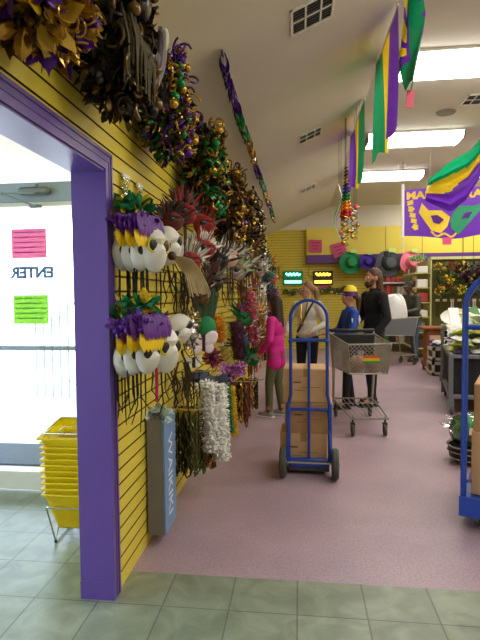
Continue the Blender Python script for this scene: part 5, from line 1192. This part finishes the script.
zn = ['lowest', 'second lowest', 'third', 'fourth', 'fifth', 'top']
for j, z in enumerate((.25, .62, .98, 1.32, 1.66, 2.0)):
    for k in range(6):
        r2 = random.Random(j * 10 + k); i = r2.randrange(10); h = r2.uniform(.12, .24) if j < 5 else r2.uniform(.1, .16); q = MB(); q.bevbox((0, 0, h / 2), (.24, .19, h), .012); o = q.build('stock_box', PM[i]); o.location = (GX0 - .19, gy0 + .14 + k * .22, z + .002)
        tag(o, '%s box, %s from the front on the %s shelf of the gondola end' % (nm[i], stk[k].replace('nearest', 'first'), zn[j]), 'box', 'boxes on the gondola end')
q = MB(); q.tuft((0, 0, 0), (.14, .60, .035), 420, .06, .025, 66, (0, 1, 1, 2), .4); o = q.build('trailing_vine', [FG, mat('bright_leaf', '86c83a', .5), WHF]); o.location = (GX0 - .17, gy0 + .7, gz + .085); tag(o, 'bright green leafy garland lying along the top of the gondola end', 'garland')
STM = mat('stem_green', '3c5a20', .7)
ci_ = 0
for z, rn in ((2.12, 'top'), (1.86, 'middle'), (1.60, 'lower')):
    for k in range(9):
        x = GX0 + .14 + k * .25; c = on = None; mm = [mat('yellow_bloom', 'f2d020', .6), mat('amber_flower', 'e0a020', .6), PUR2, RED, mat('lime_flower', '9ab828', .6)][(k * 2 + int(z * 10)) % 5]; cn = ['yellow', 'amber', 'purple', 'red', 'lime'][(k * 2 + int(z * 10)) % 5]
        t = thing('flower_bunch', '%s flower bunch in the %s row on the dark pegboard, %s from the left' % (cn, rn, stk[k].replace('nearest', 'first')), 'flowers', (x, gy0 - .12, z), 0, 'flower bunches on the gondola'); r2 = random.Random(k + int(z * 100)); q = MB(); q.tuft((0, -.02, 0), (.10, .08, .09), 46, .07, .045, k * 7 + int(z * 9), (0, 0, 1), .4); q.build('blooms', [mm, FG], t)
        q = MB(); q.tuft((0, 0, -.05), (.09, .06, .1), 24, .09, .035, k + 300, (0,), .4, down=.5); q.build('leaves', [STM], t)
        q = MB(); q.tube([(0, .16, 0), (0, 0, 0), (.01, -.0, -.16)], .006, 5); q.build('stem', STM, t)
for k in range(14):
    x = GX0 + .12 + k * .16; t = thing('bead_card', 'pale carded bead string low on the dark pegboard, %s from the left' % (stk + ['thirteenth', 'fourteenth'])[k].replace('nearest', 'first'), 'beads', (x, gy0 - .05, 1.36), 0, 'carded bead strings on the gondola'); q = MB(); q.bevbox((0, 0, 0), (.09, .01, .06), .003); q.build('card', CR, t); q = MB(); q.tube([(-.02, -.01, -.02), (-.02, -.01, -.38), (.02, -.01, -.38), (.02, -.01, -.02)], .010, 6); q.build('string', [FDK, OLV, PM[2]][k % 3], t); q = MB(); q.tube([(0, 0, .02), (0, .09, .02)], .005, 5); q.build('hook', CHR, t)
# dark feather stock hanging higher, right
for k in range(5):
    y = 8.2; p_ = at_y(462 + k * 11, 272 + (k % 2) * 6, 10.2); t = thing('dark_garland', 'dark brown garland clump hanging right of the flower stock, %s from the left' % stk[k].replace('nearest', 'first'), 'garland', p_, 0, 'dark garlands hanging at right'); q = MB(); q.tuft((0, 0, 0), (.11, .10, .16), 130, .09, .05, 900 + k, (0, 1, 2), .4); q.build('foil', [FDK, FBR, PLB], t); q = MB(); q.tube([(0, 0, 0), (0, 0, 3.94 - p_.z)], .004, 4); q.build('cord', BLK, t)

# ================================================================ YELLOW BASKETS IN THE VESTIBULE
p = on_floor(62, 547); BX, BY = -1.325, p.y + .02
def basket_proto(lab):
    t = thing('shopping_basket', lab, 'basket', (0, 0, 0), 0, 'stacked yellow shopping baskets'); w, d, h, tp = .44, .30, .225, .06
    ring = lambda a, z: [(-w / 2 + a, -d / 2 + a, z), (w / 2 - a, -d / 2 + a, z), (w / 2 - a, d / 2 - a, z), (-w / 2 + a, d / 2 - a, z)]
    q = MB(); q.add(ring(tp, 0) + ring(tp, .004), [(0, 3, 2, 1), (4, 5, 6, 7)]); q.build('basket_floor', TYEL, t, False)
    q = MB(); A = ring(tp, 0); B = ring(.004, h); lp = lambda a, b_, k: Vector(a).lerp(Vector(b_), k)
    for s in range(4):
        a0, a1, b0, b1 = A[s], A[(s + 1) % 4], B[s], B[(s + 1) % 4]
        for u0, u1, v0, v1 in [(0, 1, 0, .12), (0, 1, .80, 1), (0, 1, .44, .50)]:
            q.add([lp(lp(a0, a1, u0), lp(b0, b1, u0), v0), lp(lp(a0, a1, u1), lp(b0, b1, u1), v0), lp(lp(a0, a1, u1), lp(b0, b1, u1), v1), lp(lp(a0, a1, u0), lp(b0, b1, u0), v1)], [(0, 1, 2, 3)])
        nb_ = 22 if s % 2 == 0 else 14
        for i in range(nb_ + 1):
            u = i / nb_; e0 = max(0, u - .35 / nb_); e1 = min(1, u + .35 / nb_)
            q.add([lp(lp(a0, a1, e0), lp(b0, b1, e0), .1), lp(lp(a0, a1, e1), lp(b0, b1, e1), .1), lp(lp(a0, a1, e1), lp(b0, b1, e1), .82), lp(lp(a0, a1, e0), lp(b0, b1, e0), .82)], [(0, 1, 2, 3)])
    q.build('basket_wall', TYEL, t, False)
    q = MB(); R1 = ring(-.008, h); q.tube([Vector(x) for x in R1], .0075, 6, True); q.build('rim', TYEL, t)
    for s in (-1, 1):
        q = MB(); q.tube([(-w / 2, s * .03, h), (-w / 2 + .02, s * (d / 2 - .02), h + .018), (w / 2 - .02, s * (d / 2 - .02), h + .018), (w / 2, s * .03, h)], .004, 6); q.build('wire_handle', CHR, t)
    return t
NB = 11; h0 = .085
bt = basket_proto('yellow plastic basket at the bottom of the stack on the wire stand'); bt.location = (BX, BY + .15, h0); bt.rotation_euler.z = .04
ords = ['second', 'third', 'fourth', 'fifth', 'sixth', 'seventh', 'eighth', 'ninth', 'tenth', 'eleventh', 'twelfth']
for i in range(1, NB):
    lab = 'yellow plastic basket topmost in the stack, with its inside showing' if i == NB - 1 else 'yellow plastic basket %s from the bottom of the stack' % ords[i - 1]
    nb_ = copy_tree(bt, (BX + .001 * math.sin(i * 3), BY + .15, h0 + .036 * i), .04, lab)
    if i == NB - 1: nb_.rotation_euler[0] = .15; nb_.location.z += .02
t = thing('basket_stand', 'bent chrome wire stand on the tiles carrying the yellow baskets', 'stand', (BX, BY + .15, 0), .04)
for s in (-1, 1):
    q = MB(); q.tube([(s * .20, -.16, .235), (s * .165, -.12, .008), (s * .165, .12, .008), (s * .20, .16, .235)], .005, 6); q.build('leg', CHR, t)
q = MB(); q.tube([(-.2, -.16, .235), (.2, -.16, .235)], .005, 6); q.tube([(-.2, .16, .235), (.2, .16, .235)], .005, 6); q.tube([(-.165, -.08, .08), (.165, -.08, .08)], .004, 6); q.tube([(-.165, .08, .08), (.165, .08, .08)], .004, 6)
for s in (-1, 1): q.tube([(s * .165, -.12, .01), (s * .165, -.08, .08), (s * .165, .08, .08), (s * .165, .12, .01)], .004, 6)
q.build('cradle', CHR, t)
for s in (-1, 1):
    q = MB(); q.sphere((s * .165, -.12, .011), .010, 8, 5); q.build('rubber_foot', BLK, t)
